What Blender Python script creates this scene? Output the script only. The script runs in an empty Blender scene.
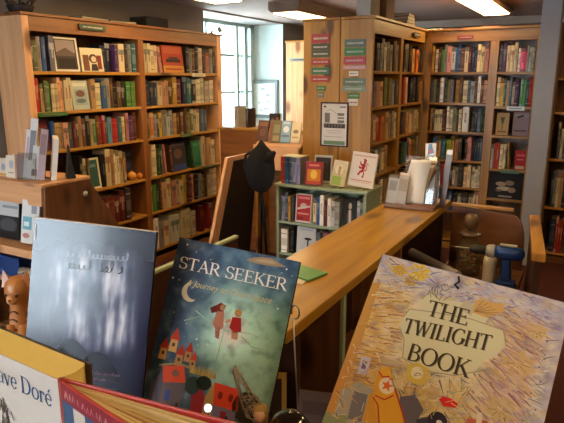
import bpy, bmesh, math, random
from mathutils import Vector, Matrix, Euler, noise
R_ = random.Random(7)
PI = math.pi
SC = bpy.context.scene
COL = SC.collection

# ------------------------------------------------------------------ camera
cd = bpy.data.cameras.new('camera'); cam = bpy.data.objects.new('camera', cd); COL.objects.link(cam)
cd.sensor_width = 36.0; cd.lens = 559.3 / 564 * 36.0; cd.clip_start = 0.02
yaw, pitch, roll = .50917, .23182, -.0019
fw = Vector((-math.sin(yaw)*math.cos(pitch), math.cos(yaw)*math.cos(pitch), -math.sin(pitch)))
rt = Vector((math.cos(yaw), math.sin(yaw), 0)); up = rt.cross(fw)
r2 = rt*math.cos(roll) + up*math.sin(roll); u2 = up*math.cos(roll) - rt*math.sin(roll)
m = Matrix((r2, u2, -fw)).transposed().to_4x4(); m.translation = (0, 0, 1.65)
cam.matrix_world = m
SC.camera = cam

# ------------------------------------------------------------------ world, daylight, exposure
w = bpy.data.worlds.new('sky'); SC.world = w; w.use_nodes = True
bg = w.node_tree.nodes['Background']; bg.inputs[0].default_value = (.80, .93, 1.0, 1); bg.inputs[1].default_value = 5.0
def area(name, loc, direction, sx, sy, power, color):
    l = bpy.data.lights.new(name, 'AREA'); l.shape = 'RECTANGLE'; l.size = sx; l.size_y = sy
    l.energy = power; l.color = color
    o = bpy.data.objects.new(name, l); COL.objects.link(o); o.location = loc
    o.rotation_euler = Vector(direction).to_track_quat('-Z', 'Z').to_euler(); return o
area('daylight_side_window', (-4.5, 5.75, 1.75), (1, .10, -.12), 1.6, 1.3, 175, (.74, .93, 1.0))
area('daylight_shop_window', (-2.3, -2.85, 1.55), (-.12, 1, -.10), 2.0, 1.4, 110, (.80, .88, 1.0))
SC.view_settings.view_transform = 'Standard'; SC.view_settings.look = 'None'
SC.view_settings.gamma = 1.0; SC.view_settings.use_curve_mapping = False
SC.view_settings.exposure = 0.0
LAMP = 21.0            # brightness of the fluorescent tubes' diffusers

# ------------------------------------------------------------------ colour
def lin(c):
    return tuple((x/12.92 if x <= .04045 else ((x+.055)/1.055)**2.4) for x in c)
def hx(s):
    return tuple(int(s[i:i+2], 16)/255 for i in (0, 2, 4))
NAMED = dict(
 white='d8d4cc', ivory='cfc6ae', cream='d3c19a', tan='b0895a', peach='cf9c78', sand='b79b6c', beige='b7a485', mustard='b08a32', yellow='d2ab35',
 orange='c4682c', red='a82a22', scarlet='a8402e', crimson='c01f30', rose='c83a63', pink='c28478', mauve='9c8588', maroon='5f1f1f', wine='5d2430',
 purple='4a2558', lilac='77708c', lime='86a524', green='46803f', olive='6b6a3f', forest='24402c', emerald='1c6a4a', teal='2f6068',
 slate='48566a', sky='5f93b0', blue='2d5590', navy='1e2a46', silver='a5abb0', grey='8b8a84', charcoal='38363a', black='17161a', brown='5c3a24')
def C(n):
    return hx(NAMED[n]) if n in NAMED else hx(n)
def vary(c, a=.06, rnd=R_):
    k = 1 + rnd.uniform(-a, a)*1.6
    return tuple(min(1, max(0, x*k + rnd.uniform(-a, a)*.25)) for x in c)

# ------------------------------------------------------------------ materials
MATS = {}
def principled(name):
    mt = bpy.data.materials.new(name); mt.use_nodes = True
    return mt, mt.node_tree, mt.node_tree.nodes['Principled BSDF']
def attr_mat(name, rough=.5, coat=0., grain=.0, spec=.5):
    mt, nt, b = principled(name)
    a = nt.nodes.new('ShaderNodeAttribute'); a.attribute_name = 'Col'
    b.inputs['Roughness'].default_value = rough; b.inputs['Coat Weight'].default_value = coat
    b.inputs['Coat Roughness'].default_value = .08; b.inputs['Specular IOR Level'].default_value = spec
    if grain:
        n = nt.nodes.new('ShaderNodeTexNoise'); n.inputs['Scale'].default_value = 60; n.inputs['Detail'].default_value = 4
        tc = nt.nodes.new('ShaderNodeTexCoord'); nt.links.new(tc.outputs['Object'], n.inputs['Vector'])
        mr = nt.nodes.new('ShaderNodeMapRange'); mr.inputs[3].default_value = 1-grain; mr.inputs[4].default_value = 1+grain
        nt.links.new(n.outputs[0], mr.inputs[0])
        mx = nt.nodes.new('ShaderNodeVectorMath'); mx.operation = 'SCALE'
        nt.links.new(a.outputs['Color'], mx.inputs[0]); nt.links.new(mr.outputs[0], mx.inputs['Scale'])
        nt.links.new(mx.outputs[0], b.inputs['Base Color'])
    else:
        nt.links.new(a.outputs['Color'], b.inputs['Base Color'])
    MATS[name] = mt; return mt
def plain(name, col, rough=.5, metal=0., noise=0., scale=8., **kw):
    mt, nt, b = principled(name)
    c = (*lin(C(col)), 1)
    b.inputs['Base Color'].default_value = c; b.inputs['Roughness'].default_value = rough; b.inputs['Metallic'].default_value = metal
    for k, v in kw.items(): b.inputs[k.replace('_', ' ')].default_value = v
    if noise:
        tc = nt.nodes.new('ShaderNodeTexCoord'); n = nt.nodes.new('ShaderNodeTexNoise'); n.inputs['Scale'].default_value = scale; n.inputs['Detail'].default_value = 6
        nt.links.new(tc.outputs['Object'], n.inputs['Vector'])
        r = nt.nodes.new('ShaderNodeValToRGB'); r.color_ramp.elements[0].position = .3; r.color_ramp.elements[1].position = .7
        r.color_ramp.elements[0].color = (*[x*(1-noise) for x in c[:3]], 1); r.color_ramp.elements[1].color = (*[min(1, x*(1+noise)) for x in c[:3]], 1)
        nt.links.new(n.outputs[0], r.inputs[0]); nt.links.new(r.outputs[0], b.inputs['Base Color'])
        bp = nt.nodes.new('ShaderNodeBump'); bp.inputs['Strength'].default_value = .15; bp.inputs['Distance'].default_value = .01
        nt.links.new(n.outputs[0], bp.inputs['Height']); nt.links.new(bp.outputs[0], b.inputs['Normal'])
    MATS[name] = mt; return mt
def wood(name, light, dark, knot, axis='z', rough=.42, knots=True, coat=.15):
    """pine: fine grain stretched along the axis, soft rings and scattered knots"""
    mt, nt, b = principled(name); L = nt.links.new; N = nt.nodes.new
    tc = N('ShaderNodeTexCoord'); mp = N('ShaderNodeMapping'); L(tc.outputs['Object'], mp.inputs[0])
    s = {'x': (.9, 14, 14), 'y': (14, .9, 14), 'z': (14, 14, .9)}[axis]; mp.inputs['Scale'].default_value = s
    n = N('ShaderNodeTexNoise'); n.inputs['Scale'].default_value = 1.6; n.inputs['Detail'].default_value = 7; n.inputs['Distortion'].default_value = .6
    L(mp.outputs[0], n.inputs['Vector'])
    r = N('ShaderNodeValToRGB'); r.color_ramp.elements[0].position = .32; r.color_ramp.elements[1].position = .68
    r.color_ramp.elements[0].color = (*lin(C(dark)), 1); r.color_ramp.elements[1].color = (*lin(C(light)), 1)
    L(n.outputs[0], r.inputs[0]); out = r.outputs[0]
    if knots:
        mk = N('ShaderNodeMapping'); L(tc.outputs['Object'], mk.inputs[0])
        mk.inputs['Scale'].default_value = {'x': (2.6, 5.5, 5.5), 'y': (5.5, 2.6, 5.5), 'z': (5.5, 5.5, 2.6)}[axis]
        v = N('ShaderNodeTexVoronoi'); v.inputs['Scale'].default_value = 1.0; L(mk.outputs[0], v.inputs['Vector'])
        kr = N('ShaderNodeValToRGB'); kr.color_ramp.elements[0].position = .13; kr.color_ramp.elements[0].color = (.85, .85, .85, 1)
        kr.color_ramp.elements[1].position = .27; kr.color_ramp.elements[1].color = (0, 0, 0, 1)
        L(v.outputs['Distance'], kr.inputs[0])
        mx = N('ShaderNodeMix'); mx.data_type = 'RGBA'; L(kr.outputs[0], mx.inputs[0]); L(out, mx.inputs[6]); mx.inputs[7].default_value = (*lin(C(knot)), 1)
        out = mx.outputs[2]
    L(out, b.inputs['Base Color']); b.inputs['Roughness'].default_value = rough
    b.inputs['Coat Weight'].default_value = coat; b.inputs['Coat Roughness'].default_value = .25
    MATS[name] = mt; return mt
def emit(name, col, s):
    mt, nt, b = principled(name); b.inputs['Base Color'].default_value = (*lin(C(col)), 1)
    b.inputs['Emission Color'].default_value = (*lin(C(col)), 1); b.inputs['Emission Strength'].default_value = s
    MATS[name] = mt; return mt
def clear(name, col, rough=.05, alpha_like=.85, ior=1.45):
    mt, nt, b = principled(name); b.inputs['Base Color'].default_value = (*lin(C(col)), 1)
    b.inputs['Roughness'].default_value = rough; b.inputs['Transmission Weight'].default_value = alpha_like; b.inputs['IOR'].default_value = ior
    MATS[name] = mt; return mt
for ax in 'xyz':
    wood('pine_'+ax, 'b88638', '946526', '4a2410', ax)
    wood('pine_red_'+ax, '9a6232', '794a24', '3c1b0e', ax)
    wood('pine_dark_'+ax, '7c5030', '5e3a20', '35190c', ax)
    wood('pine_pale_'+ax, 'e6b488', 'd09a6c', '6a3c1c', ax)  # pale pine, lightened further to paint in daylight on the wall bookcase's side
    wood('counter_'+ax, 'b08526', '8d6418', '52300f', ax, rough=.3, coat=.35)
attr_mat('printed', .45, .15, .06); attr_mat('glossy_print', .38, .12, .03); attr_mat('matt_print', .7, 0, .05)
attr_mat('laminated', .25, .5, .02); attr_mat('jacket', .25, .25, .02)
plain('wall_paint', '857c76', .85, noise=.05, scale=5); plain('pale_wall', 'c9d2cf', .8, noise=.04, scale=5)
plain('ceiling_paint', '927d76', .9, noise=.05, scale=4); plain('beam_paint', '9a8d84', .85, noise=.04)
plain('carpet', '4a1c16', .95, noise=.35, scale=90); plain('pillar_paint', 'a6a8b2', .8, noise=.04, scale=6)
plain('window_frame_paint', 'a4bcbc', .5); plain('green_paint', '94a184', .55, noise=.07, scale=20)
plain('dark_board', '241612', .8, noise=.25, scale=30); plain('black_cloth', '0b0c0f', .95, noise=.3, scale=40)
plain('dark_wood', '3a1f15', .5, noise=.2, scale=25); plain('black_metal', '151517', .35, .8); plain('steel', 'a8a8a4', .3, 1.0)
plain('white_plastic', 'd8d4c4', .45); plain('grey_plastic', '9a9a98', .4); plain('blue_plastic', '17408c', .35); plain('black_rubber', '18191b', .6)
plain('white_paint', 'd9d6cc', .6); plain('fixture_paint', '958879', .6); plain('pewter', '9c9082', .4, .6, noise=.3, scale=200)
emit('tube_diffuser', 'ffd492', LAMP); emit('bulb_glow', 'e8ecff', 2.0)
clear('acrylic', 'f4f6f6', .03, .92); clear('pane_glass', 'eef6f6', .0, 1.0, 1.02); clear('jar_glass', 'd8d2c0', .04, .95, 1.1)
plain('print_frame', '5d6464', .5)
plain('dark_glass', '201816', .05, 0, Coat_Weight=1.0)
def M(n): return MATS[n]

# ------------------------------------------------------------------ mesh builder (vertices, faces, a colour per face)
class MB:
    def __init__(s): s.v = []; s.f = []; s.c = []; s.sm = []
    def add(s, vs, fs, col=(.5, .5, .5), M_=None, smooth=False):
        o = len(s.v)
        for p in vs: s.v.append((M_ @ Vector(p)) if M_ is not None else Vector(p))
        for f in fs:
            s.f.append([i+o for i in f]); s.c.append(col); s.sm.append(smooth)
        return s
    def box(s, x0, x1, y0, y1, z0, z1, col=(.5, .5, .5), M_=None):
        if x0 > x1: x0, x1 = x1, x0
        if y0 > y1: y0, y1 = y1, y0
        if z0 > z1: z0, z1 = z1, z0
        v = [(x, y, z) for x in (x0, x1) for y in (y0, y1) for z in (z0, z1)]
        return s.add(v, [(0, 1, 3, 2), (4, 6, 7, 5), (0, 4, 5, 1), (2, 3, 7, 6), (0, 2, 6, 4), (1, 5, 7, 3)], col, M_)
    def prism(s, poly, a0, a1, axis='x', col=(.5, .5, .5), M_=None):
        """polygon given in the two other axes, extruded from a0 to a1 along the axis"""
        def P(a, q):
            return {'x': (a, q[0], q[1]), 'y': (q[0], a, q[1]), 'z': (q[0], q[1], a)}[axis]
        n = len(poly); v = [P(a0, q) for q in poly] + [P(a1, q) for q in poly]
        fs = [tuple(range(n))[::-1], tuple(range(n, 2*n))] + [(i, (i+1) % n, n+(i+1) % n, n+i) for i in range(n)]
        return s.add(v, fs, col, M_)
    def tube(s, pts, r, n=8, col=(.5, .5, .5), M_=None, cap=True):
        pts = [Vector(p) for p in pts]; rs = r if isinstance(r, (list, tuple)) else [r]*len(pts)
        v = []; fs = []; ref = None
        for i, p in enumerate(pts):
            d = (pts[min(i+1, len(pts)-1)] - pts[max(i-1, 0)]).normalized()
            if ref is None: ref = d.orthogonal().normalized()
            a = (ref - d*ref.dot(d)).normalized(); b = d.cross(a); ref = a
            for k in range(n):
                t = 2*PI*k/n; v.append(p + (a*math.cos(t) + b*math.sin(t))*rs[i])
        for i in range(len(pts)-1):
            for k in range(n):
                fs.append((i*n+k, i*n+(k+1) % n, (i+1)*n+(k+1) % n, (i+1)*n+k))
        if cap: fs += [tuple(range(n))[::-1], tuple((len(pts)-1)*n+k for k in range(n))]
        return s.add(v, fs, col, M_, True)
    def lathe(s, prof, n=20, col=(.5, .5, .5), M_=None):
        v = []; fs = []; m_ = len(prof)
        for k in range(n):
            t = 2*PI*k/n
            for r, z in prof: v.append((r*math.cos(t), r*math.sin(t), z))
        for k in range(n):
            for i in range(m_-1):
                a = k*m_+i; b = ((k+1) % n)*m_+i
                fs.append((a, b, b+1, a+1))
        if prof[0][0] > 1e-5: fs.append(tuple(k*m_ for k in range(n))[::-1])
        if prof[-1][0] > 1e-5: fs.append(tuple(k*m_+m_-1 for k in range(n)))
        return s.add(v, fs, col, M_, True)
    def sheet(s, poly, col, z=0.):
        """a flat printed shape in cover space: u right, v down, z = height above the cover"""
        return s.add([(p[0], -z, -p[1]) for p in poly], [tuple(range(len(poly)))[::-1]], col)
    def build(s, name, mat, parent=None, bevel=0., mods=None):
        me = bpy.data.meshes.new(name); me.from_pydata([tuple(v) for v in s.v], [], s.f)
        at = me.color_attributes.new('Col', 'FLOAT_COLOR', 'CORNER')
        data = []
        for p in me.polygons:
            cc = s.c[p.index]
            for k in range(p.loop_total):
                c = lin(cc[k] if isinstance(cc, list) else cc); data += [c[0], c[1], c[2], 1.0]
        at.data.foreach_set('color', data)
        me.polygons.foreach_set('use_smooth', s.sm)
        me.materials.append(mat if not isinstance(mat, str) else M(mat)); me.update()
        o = bpy.data.objects.new(name, me); COL.objects.link(o)
        if parent is not None: o.parent = parent
        if bevel:
            b = o.modifiers.new('bevel', 'BEVEL'); b.width = bevel; b.segments = 2; b.limit_method = 'ANGLE'
        return o
def box(*a, **k): return MB().box(*a, **k)
LABELS = {}
def tag(o, label, cat, group=None, kind=None):
    o['label'] = label; o['category'] = cat
    if group: o['group'] = group
    if kind: o['kind'] = kind
    return o
def thing(name, label, cat, loc=(0, 0, 0), rot=(0, 0, 0), group=None, matrix=None):
    o = bpy.data.objects.new(name, None); COL.objects.link(o); o.empty_display_size = .05
    if matrix is not None: o.matrix_world = matrix
    else: o.location = loc; o.rotation_euler = rot
    return tag(o, label, cat, group)
def single(name, mb, mat, label, cat, loc=(0, 0, 0), rot=(0, 0, 0), group=None, bevel=0., kind=None):
    o = mb.build(name, mat, None, bevel); o.location = loc; o.rotation_euler = rot
    return tag(o, label, cat, group, kind)
def struct(name, mb, mat):
    o = mb.build(name, mat); o['kind'] = 'structure'; return o

# ================================================================== THE ROOM
XL, XR, YN, YF, ZC = -3.72, 1.7, -2.6, 10.5, 2.37
struct('floor', box(-4.6, XR+.2, YN-.3, YF+.2, -.06, 0), 'carpet')
struct('ceiling', box(-4.6, XR+.2, YN-.3, YF+.2, ZC, ZC+.08), 'ceiling_paint')
wl = MB(); wl.box(-4.35, XL, YN-.3, 4.98, 0, ZC); wl.box(-4.35, XL, 4.98, 6.70, 0, .72); wl.box(-4.35, XL, 6.70, YF, 0, ZC)
wl.box(-4.35, XL, 4.98, 6.70, 2.352, ZC)
struct('wall_left', wl, 'wall_paint')
struct('trim_1', box(-4.16, XL+.0, 6.694, 6.70, .72, 2.352), 'pale_wall')         # paler far cheek of the window recess
struct('trim_2', box(-4.16, XL+.03, 4.98, 6.70, .72, .745), 'white_paint')        # sill board
struct('wall_far', box(-4.6, XR+.2, YF, YF+.15, 0, ZC), 'wall_paint')
struct('wall_right', box(XR, XR+.15, YN-.3, YF, 0, ZC), 'wall_paint')
wn = MB(); wn.box(-4.4, -3.45, YN-.15, YN, 0, ZC); wn.box(-1.2, XR, YN-.15, YN, 0, ZC); wn.box(-3.45, -1.2, YN-.15, YN, 0, .75); wn.box(-3.45, -1.2, YN-.15, YN, 2.25, ZC)
struct('wall_near', wn, 'wall_paint')
struct('trim_3', box(-3.72, XR, 7.4, 7.65, 2.285, ZC), 'beam_paint')              # downstand beam across the room
struct('baseboard_left', box(XL, XL+.015, YN, YF, 0, .12), 'dark_wood')
# side window in its recess
wf = MB(); X0, X1 = -4.22, -4.16
wf.box(X0, X1, 4.98, 5.04, .745, 2.352); wf.box(X0, X1, 6.60, 6.70, .745, 2.352); wf.box(X0, X1, 4.98, 6.70, .745, .80); wf.box(X0, X1, 4.98, 6.70, 2.31, 2.352)
wf.box(X0, X1+.03, 6.21, 6.27, .80, 2.31); wf.box(X0, X1+.02, 6.42, 6.50, .80, 2.31)
for z in (1.06, 1.49, 1.95): wf.box(X0+.015, X1-.01, 5.04, 6.60, z-.014, z+.014)
wf.box(X0+.01, X1, 5.60, 5.64, .80, 2.31)
wo = struct('window_1', wf, 'window_frame_paint')
box(-4.197, -4.193, 5.04, 6.60, .80, 2.31).build('pane', 'pane_glass', wo)
wf = MB()
for x0, x1, z0, z1 in ((-3.45, -3.38, .75, 2.25), (-1.27, -1.2, .75, 2.25), (-3.45, -1.2, .75, .82), (-3.45, -1.2, 2.18, 2.25), (-2.66, -2.62, .8, 2.2)):
    wf.box(x0, x1, YN-.11, YN-.05, z0, z1)
wo = struct('window_2', wf, 'window_frame_paint')
box(-3.38, -1.27, YN-.083, YN-.078, .82, 2.18).build('pane', 'pane_glass', wo)

# ------------------------------------------------------------------ ceiling lights
def light(x0, x1, y0, y1, label, drop=.10, wrap=True):
    t = thing('ceiling_light', label, 'light', ((x0+x1)/2, (y0+y1)/2, ZC), group='fluorescent ceiling lights')
    a, b = (x1-x0)/2, (y1-y0)/2
    h = MB(); h.prism([(-a, 0), (-a, -drop*.75), (-a+.03, -drop), (a-.03, -drop), (a, -drop*.75), (a, 0)], -b, b, 'y'); h.build('housing', 'fixture_paint', t)
    d = MB(); d.prism([(-a+.035, -drop-.001), (-a+.05, -drop-.012), (a-.05, -drop-.012), (a-.035, -drop-.001)], -b+.04, b-.04, 'y'); d.build('diffuser', 'tube_diffuser', t)
light(-2.86, -2.53, 4.86, 6.35, 'box ceiling light with a glowing underside, left of the sign panel')
light(-2.90, -2.56, 2.55, 4.03, 'glowing ceiling light cut by the top edge above the tall wall bookcase')
light(-1.22, -.89, 5.15, 6.58, 'bright ceiling light above the back bookcase, beside the grey post', .05)
light(-2.28, -1.93, 7.72, 8.35, 'distant ceiling light just above the bookcase corner, beyond the beam', .055)
for x, y in ((.70, -.35), (-1.05, 2.2), (-1.35, -.9), (-2.9, .2), (.7, 1.4), (.6, 4.2)):  # all out of view; the first is added to brighten the picture books
    light(x-.15, x+.15, y-.6, y+.6, 'unseen fluorescent ceiling light over the near part of the shop', .08)

# ================================================================== BOOKCASES
TH = .022
def bookcase(label, axis, front, depth, a0, a1, top, open_top, stiles, bays, name='bookcase', mat='pine_red', end='pine_red', base=.0, side=-1, grp=None):
    """axis 'y': runs along y with its front at x=front facing +x (back towards -x); axis 'x': runs along x, front at y=front facing -y.
    stiles: list of (a,b) upright ranges; bays: list of (a,b,[shelf tops])"""
    if axis == 'y':
        base_loc = (front, (a0+a1)/2, 0); bx = lambda A0, A1, d0, d1, z0, z1: (-d1, -d0, A0-(a0+a1)/2, A1-(a0+a1)/2, z0, z1)
    else:
        base_loc = ((a0+a1)/2, front, 0); bx = lambda A0, A1, d0, d1, z0, z1: (A0-(a0+a1)/2, A1-(a0+a1)/2, d0, d1, z0, z1)
    g = 'y' if axis == 'y' else 'x'
    t = thing(name, label, 'bookcase', base_loc, group=grp)
    for i, (s0, s1) in enumerate(stiles):
        nm = 'side_panel' if i in (0, len(stiles)-1) else 'divider'
        z1 = open_top if nm == 'divider' else top
        box(*bx(s0, s1, 0 if nm == 'divider' else .001, depth, 0, z1-.001)).build(nm, (end if nm == 'side_panel' else mat)+'_z', t, .002)
    lo, hi = stiles[0][1], stiles[-1][0]
    box(*bx(lo, hi, .002, .022, open_top, top-.001)).build('fascia', mat+'_'+g, t, .002)
    box(*bx(a0-.012, a1+.012, -.014, depth, top, top+.02)).build('top_board', mat+'_'+g, t, .003)
    box(*bx(lo, hi, depth-.012, depth-.002, .02, top-.01)).build('back_panel', 'pine_dark_z', t)
    for b0, b1, zs in bays:
        for z in zs:
            box(*bx(b0, b1, .002, depth-.013, z-TH, z)).build('shelf', 'pine_'+g if z > .05 else mat+'_'+g, t, .002)
    box(*bx(lo, hi, .01, .03, 0, .06)).build('plinth', mat+'_'+g, t)
    return t
LZ = [1.709, 1.43, 1.153, .81, .488, .14]
bookcase('tall two-bay pine bookcase full of books against the left wall', 'y', -3.385, .30, 2.545, 4.81, 2.07, 1.972,
         [(2.545, 2.60), (3.627, 3.690), (4.745, 4.81)], [(2.60, 3.627, LZ), (3.690, 4.745, LZ)], mat='pine_red', end='pine_pale')
CZ = [1.713, 1.44, 1.165, .90, .635, .37, .10]
bookcase('pine bookcase side on, running back from the panel of red and green signs', 'y', -1.50, .262, 4.075, 5.472, 2.085, 1.982,
         [(4.075, 4.10), (4.735, 4.805), (5.458, 5.472)], [(4.10, 4.735, CZ), (4.805, 5.458, CZ)], mat='pine', end='pine')
bookcase('pine bookcase backing on to the side-on one, its bare end holding the left column of signs', 'y', -1.765, .30, 4.08, 5.49, 2.085, 1.982,
         [(4.08, 4.105), (4.735, 4.805), (5.46, 5.49)], [], mat='pine', end='pine') if False else None
t = thing('bookcase', 'bare pine bookcase end behind the left column of signs and the framed notice', 'bookcase', (-1.93, 4.8, 0))
MB().box(-.15, .16, -.722, -.70, 0, 2.085).build('side_panel', 'pine_z', t, .002)
box(-.15, .16, .66, .69, 0, 2.085).build('side_panel', 'pine_z', t)
box(.145, .157, -.70, .66, 0, 2.08).build('back_panel', 'pine_dark_z', t)
for z in CZ: box(-.15, .145, -.70, .66, z-TH, z).build('shelf', 'pine_y', t)
box(-.162, .16, -.73, .69, 2.086, 2.106).build('top_board', 'pine_y', t, .003)
BZ = [1.714, 1.433, 1.162, .89, .63, .39, .10]; BZ2 = [1.714, 1.408, 1.143, .833, .55, .10]
bookcase('pine bookcase across the back with two bays of different shelf heights', 'x', 5.50, .30, -1.497, -.50, 2.085, 1.985,
         [(-1.497, -1.44), (-.915, -.84), (-.53, -.50)], [(-1.44, -.915, BZ), (-.84, -.53, BZ2)], mat='pine', end='pine')
RZ = [1.66, 1.369, .957, .521, .10]
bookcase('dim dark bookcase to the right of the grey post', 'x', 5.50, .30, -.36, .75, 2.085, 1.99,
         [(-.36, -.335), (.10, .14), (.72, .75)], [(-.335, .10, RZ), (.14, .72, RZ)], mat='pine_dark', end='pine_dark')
struct('pillar', box(-.499, -.349, 5.30, 5.485, 0, ZC), 'pillar_paint')
# far pine bookcase end, seen between window recess and sign panel
t = thing('bookcase', 'far pale pine bookcase end between the window recess and the sign panel', 'bookcase', (-3.14, 6.3, 0))
box(-.15, .15, -.30, -.275, 0, 2.07).build('side_panel', 'pine_pale_z', t, .002)
box(-.15, .15, .30, .325, 0, 2.07).build('side_panel', 'pine_pale_z', t)
box(-.162, .162, -.31, .335, 2.071, 2.09).build('top_board', 'pine_y', t)
for z in (1.7, 1.4, 1.1, .8, .5, .15): box(-.15, .15, -.275, .30, z-TH, z).build('shelf', 'pine_y', t)
s = box(-.10, .13, -.304, -.3005, 1.855, 1.895, C('8f9a98')); s.box(-.06, .09, -.3055, -.3045, 1.868, 1.878, C('33403e'))
s.build('shelf_sign', 'printed', t)['label'] = 'grey category strip'

# ------------------------------------------------------------------ green shelf unit
t = thing('shelf_unit', 'low pale green shelf unit in front of the sign panel', 'shelf', (-1.70, 3.75, 0))
GW = .36
box(-GW, -GW+.022, -.15, .145, 0, .869).build('side_panel', 'green_paint', t, .002)
box(GW-.022, GW, -.15, .145, 0, .869).build('side_panel', 'green_paint', t, .002)
box(-GW-.012, GW+.012, -.162, .15, .870, .891).build('top_board', 'green_paint', t, .004)
box(-GW+.022, GW-.022, .13, .14, 0, .869).build('back_panel', 'green_paint', t)
for z in (.604, .355, .08): box(-GW+.022, GW-.022, -.148, .129, z-.02, z).build('shelf', 'green_paint', t, .002)

# ================================================================== BOOKS
def book_mb(t, h, d, cov, page, rnd, style=None):
    """closed book on its tail: spine towards -y, thickness along x"""
    b = MB(); k = min(.003, t*.18); a = t/2
    b.box(-a, -a+k, .003, d, 0, h, cov); b.box(a-k, a, .003, d, 0, h, cov)
    b.box(-a+k, a-k, .005, d-.004, .003, h-.003, page)
    style = style if style is not None else rnd.random()
    dark = sum(cov) < 1.25
    ink = vary(C(rnd.choice(['cream', 'white', 'mustard', 'silver'])), .05, rnd) if dark else vary(C(rnd.choice(['charcoal', 'maroon', 'navy', 'brown', 'forest'])), .05, rnd)
    ink = tuple(a_*.6+b_*.4 for a_, b_ in zip(ink, cov))
    lv = [0, .10, .13, .30, .62, .80, .83, 1.0]
    cc = [cov]*7
    if style < .35: cc[3] = tuple(x*.35+y*.65 for x, y in zip(ink, cov)); cc[1] = ink; cc[5] = ink
    elif style < .6: cc[4] = tuple(x*.75+y*.25 for x, y in zip(ink, cov))
    elif style < .78: cc[6] = ink; cc[0] = ink if rnd.random() < .4 else cov
    n = 4; prof = [(-a + t*i/n, -.0035*math.sin(PI*i/n) if t > .012 else -.001*math.sin(PI*i/n)) for i in range(n+1)]
    v = []; 
    for z in lv:
        for x, y in prof: v.append((x, y, z*h))
    for i in range(7):
        for j in range(n):
            q = i*(n+1)+j
            b.add([v[q], v[q+1], v[q+n+2], v[q+n+1]], [(0, 1, 2, 3)], cc[i])
    if style >= .35:     # a line of title down the spine, as small printed bars
        z = .38*h
        while z < .74*h:
            L = rnd.uniform(.004, .012); q = max(.0012, t*.16)
            b.add([(-q, -.0042, z), (q, -.0042, z), (q, -.0042, z+L), (-q, -.0042, z+L)], [(0, 1, 2, 3)], ink); z += L+.003
    for z0, zz in ((0, 0), (1, h)):
        ring = [(x, y, zz) for x, y in prof] + [(a, .005, zz), (-a, .005, zz)]
        b.add(ring, [tuple(range(len(ring))) if z0 else tuple(range(len(ring)))[::-1]], cov)
    return b
PAGE = C('a89a7c')
WORD = dict(scarlet='scarlet', rose='hot pink', forest='dark green', emerald='emerald', sky='light blue', slate='slate blue', navy='navy', silver='silver grey',
            ivory='ivory', charcoal='charcoal', sand='sand', maroon='maroon', lime='lime green', peach='peach', mustard='mustard')
def word(c): return WORD.get(c, c)
ORD = ['first', 'second', 'third', 'fourth', 'fifth', 'sixth', 'seventh', 'eighth', 'ninth', 'tenth']
CELLDEF = {  # cell: (axis, front plane, shelf z, clear height, depth, place)
 'L10': ('y', -3.385, 1.709, .255, 'top shelf, left bay, wall bookcase'), 'L11': ('y', -3.385, 1.709, .255, 'top shelf, right bay, wall bookcase'),
 'L20': ('y', -3.385, 1.43, .25, 'second shelf, left bay, wall bookcase'), 'L21': ('y', -3.385, 1.43, .25, 'second shelf, right bay, wall bookcase'),
 'L30': ('y', -3.385, 1.153, .245, 'third shelf, left bay, wall bookcase'), 'L31': ('y', -3.385, 1.153, .245, 'third shelf, right bay, wall bookcase'),
 'L40': ('y', -3.385, .81, .31, 'fourth shelf, left bay, wall bookcase'), 'L41': ('y', -3.385, .81, .31, 'fourth shelf, right bay, wall bookcase'),
 'L50': ('y', -3.385, .488, .29, 'fifth shelf, left bay, wall bookcase'), 'L51': ('y', -3.385, .488, .29, 'fifth shelf, right bay, wall bookcase'),
 'L61': ('y', -3.385, .14, .30, ''),
 'C10': ('y', -1.50, 1.713, .26, 'top shelf, near bay, side-on bookcase'), 'C11': ('y', -1.50, 1.713, .26, 'top shelf, far bay, side-on bookcase'),
 'C20': ('y', -1.50, 1.44, .245, 'second shelf, near bay, side-on bookcase'), 'C21': ('y', -1.50, 1.44, .245, 'second shelf, far bay, side-on bookcase'),
 'C30': ('y', -1.50, 1.165, .245, 'third shelf, near bay, side-on bookcase'), 'C31': ('y', -1.50, 1.165, .245, 'third shelf, far bay, side-on bookcase'),
 'C40': ('y', -1.50, .90, .24, 'fourth shelf, near bay, side-on bookcase'), 'C41': ('y', -1.50, .90, .24, 'fourth shelf, far bay, side-on bookcase'),
 'C50': ('y', -1.50, .635, .24, ''), 'C51': ('y', -1.50, .635, .24, ''),
 'B10': ('x', 5.50, 1.714, .26, 'top shelf, left bay, back bookcase'), 'B20': ('x', 5.50, 1.433, .25, 'second shelf, left bay, back bookcase'),
 'B30': ('x', 5.50, 1.162, .245, 'third shelf, left bay, back bookcase'), 'B40': ('x', 5.50, .89, .245, 'fourth shelf, left bay, back bookcase'),
 'B50': ('x', 5.50, .63, .235, 'fifth shelf, left bay, back bookcase'), 'B60': ('x', 5.50, .39, .215, ''),
 'B11': ('x', 5.50, 1.714, .26, 'top shelf beside the grey post'), 'B21': ('x', 5.50, 1.408, .275, 'second shelf beside the grey post'),
 'B31': ('x', 5.50, 1.143, .24, 'third shelf beside the grey post'), 'B41': ('x', 5.50, .833, .285, 'fourth shelf beside the grey post'),
 'B51': ('x', 5.50, .55, .26, 'fifth shelf beside the grey post'),
 'R1': ('x', 5.50, .957, .34, ''), 'R2': ('x', 5.50, .521, .36, ''), 'R3': ('x', 5.50, .10, .36, 'bottom shelf right of the grey post'),
 'G1': ('x', 3.60, .604, .235, 'upper shelf of the green unit'), 'G2': ('x', 3.60, .355, .22, 'lower shelf of the green unit'), 'G0': ('x', 3.60, .891, .25, 'top of the green unit'),
}
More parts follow.
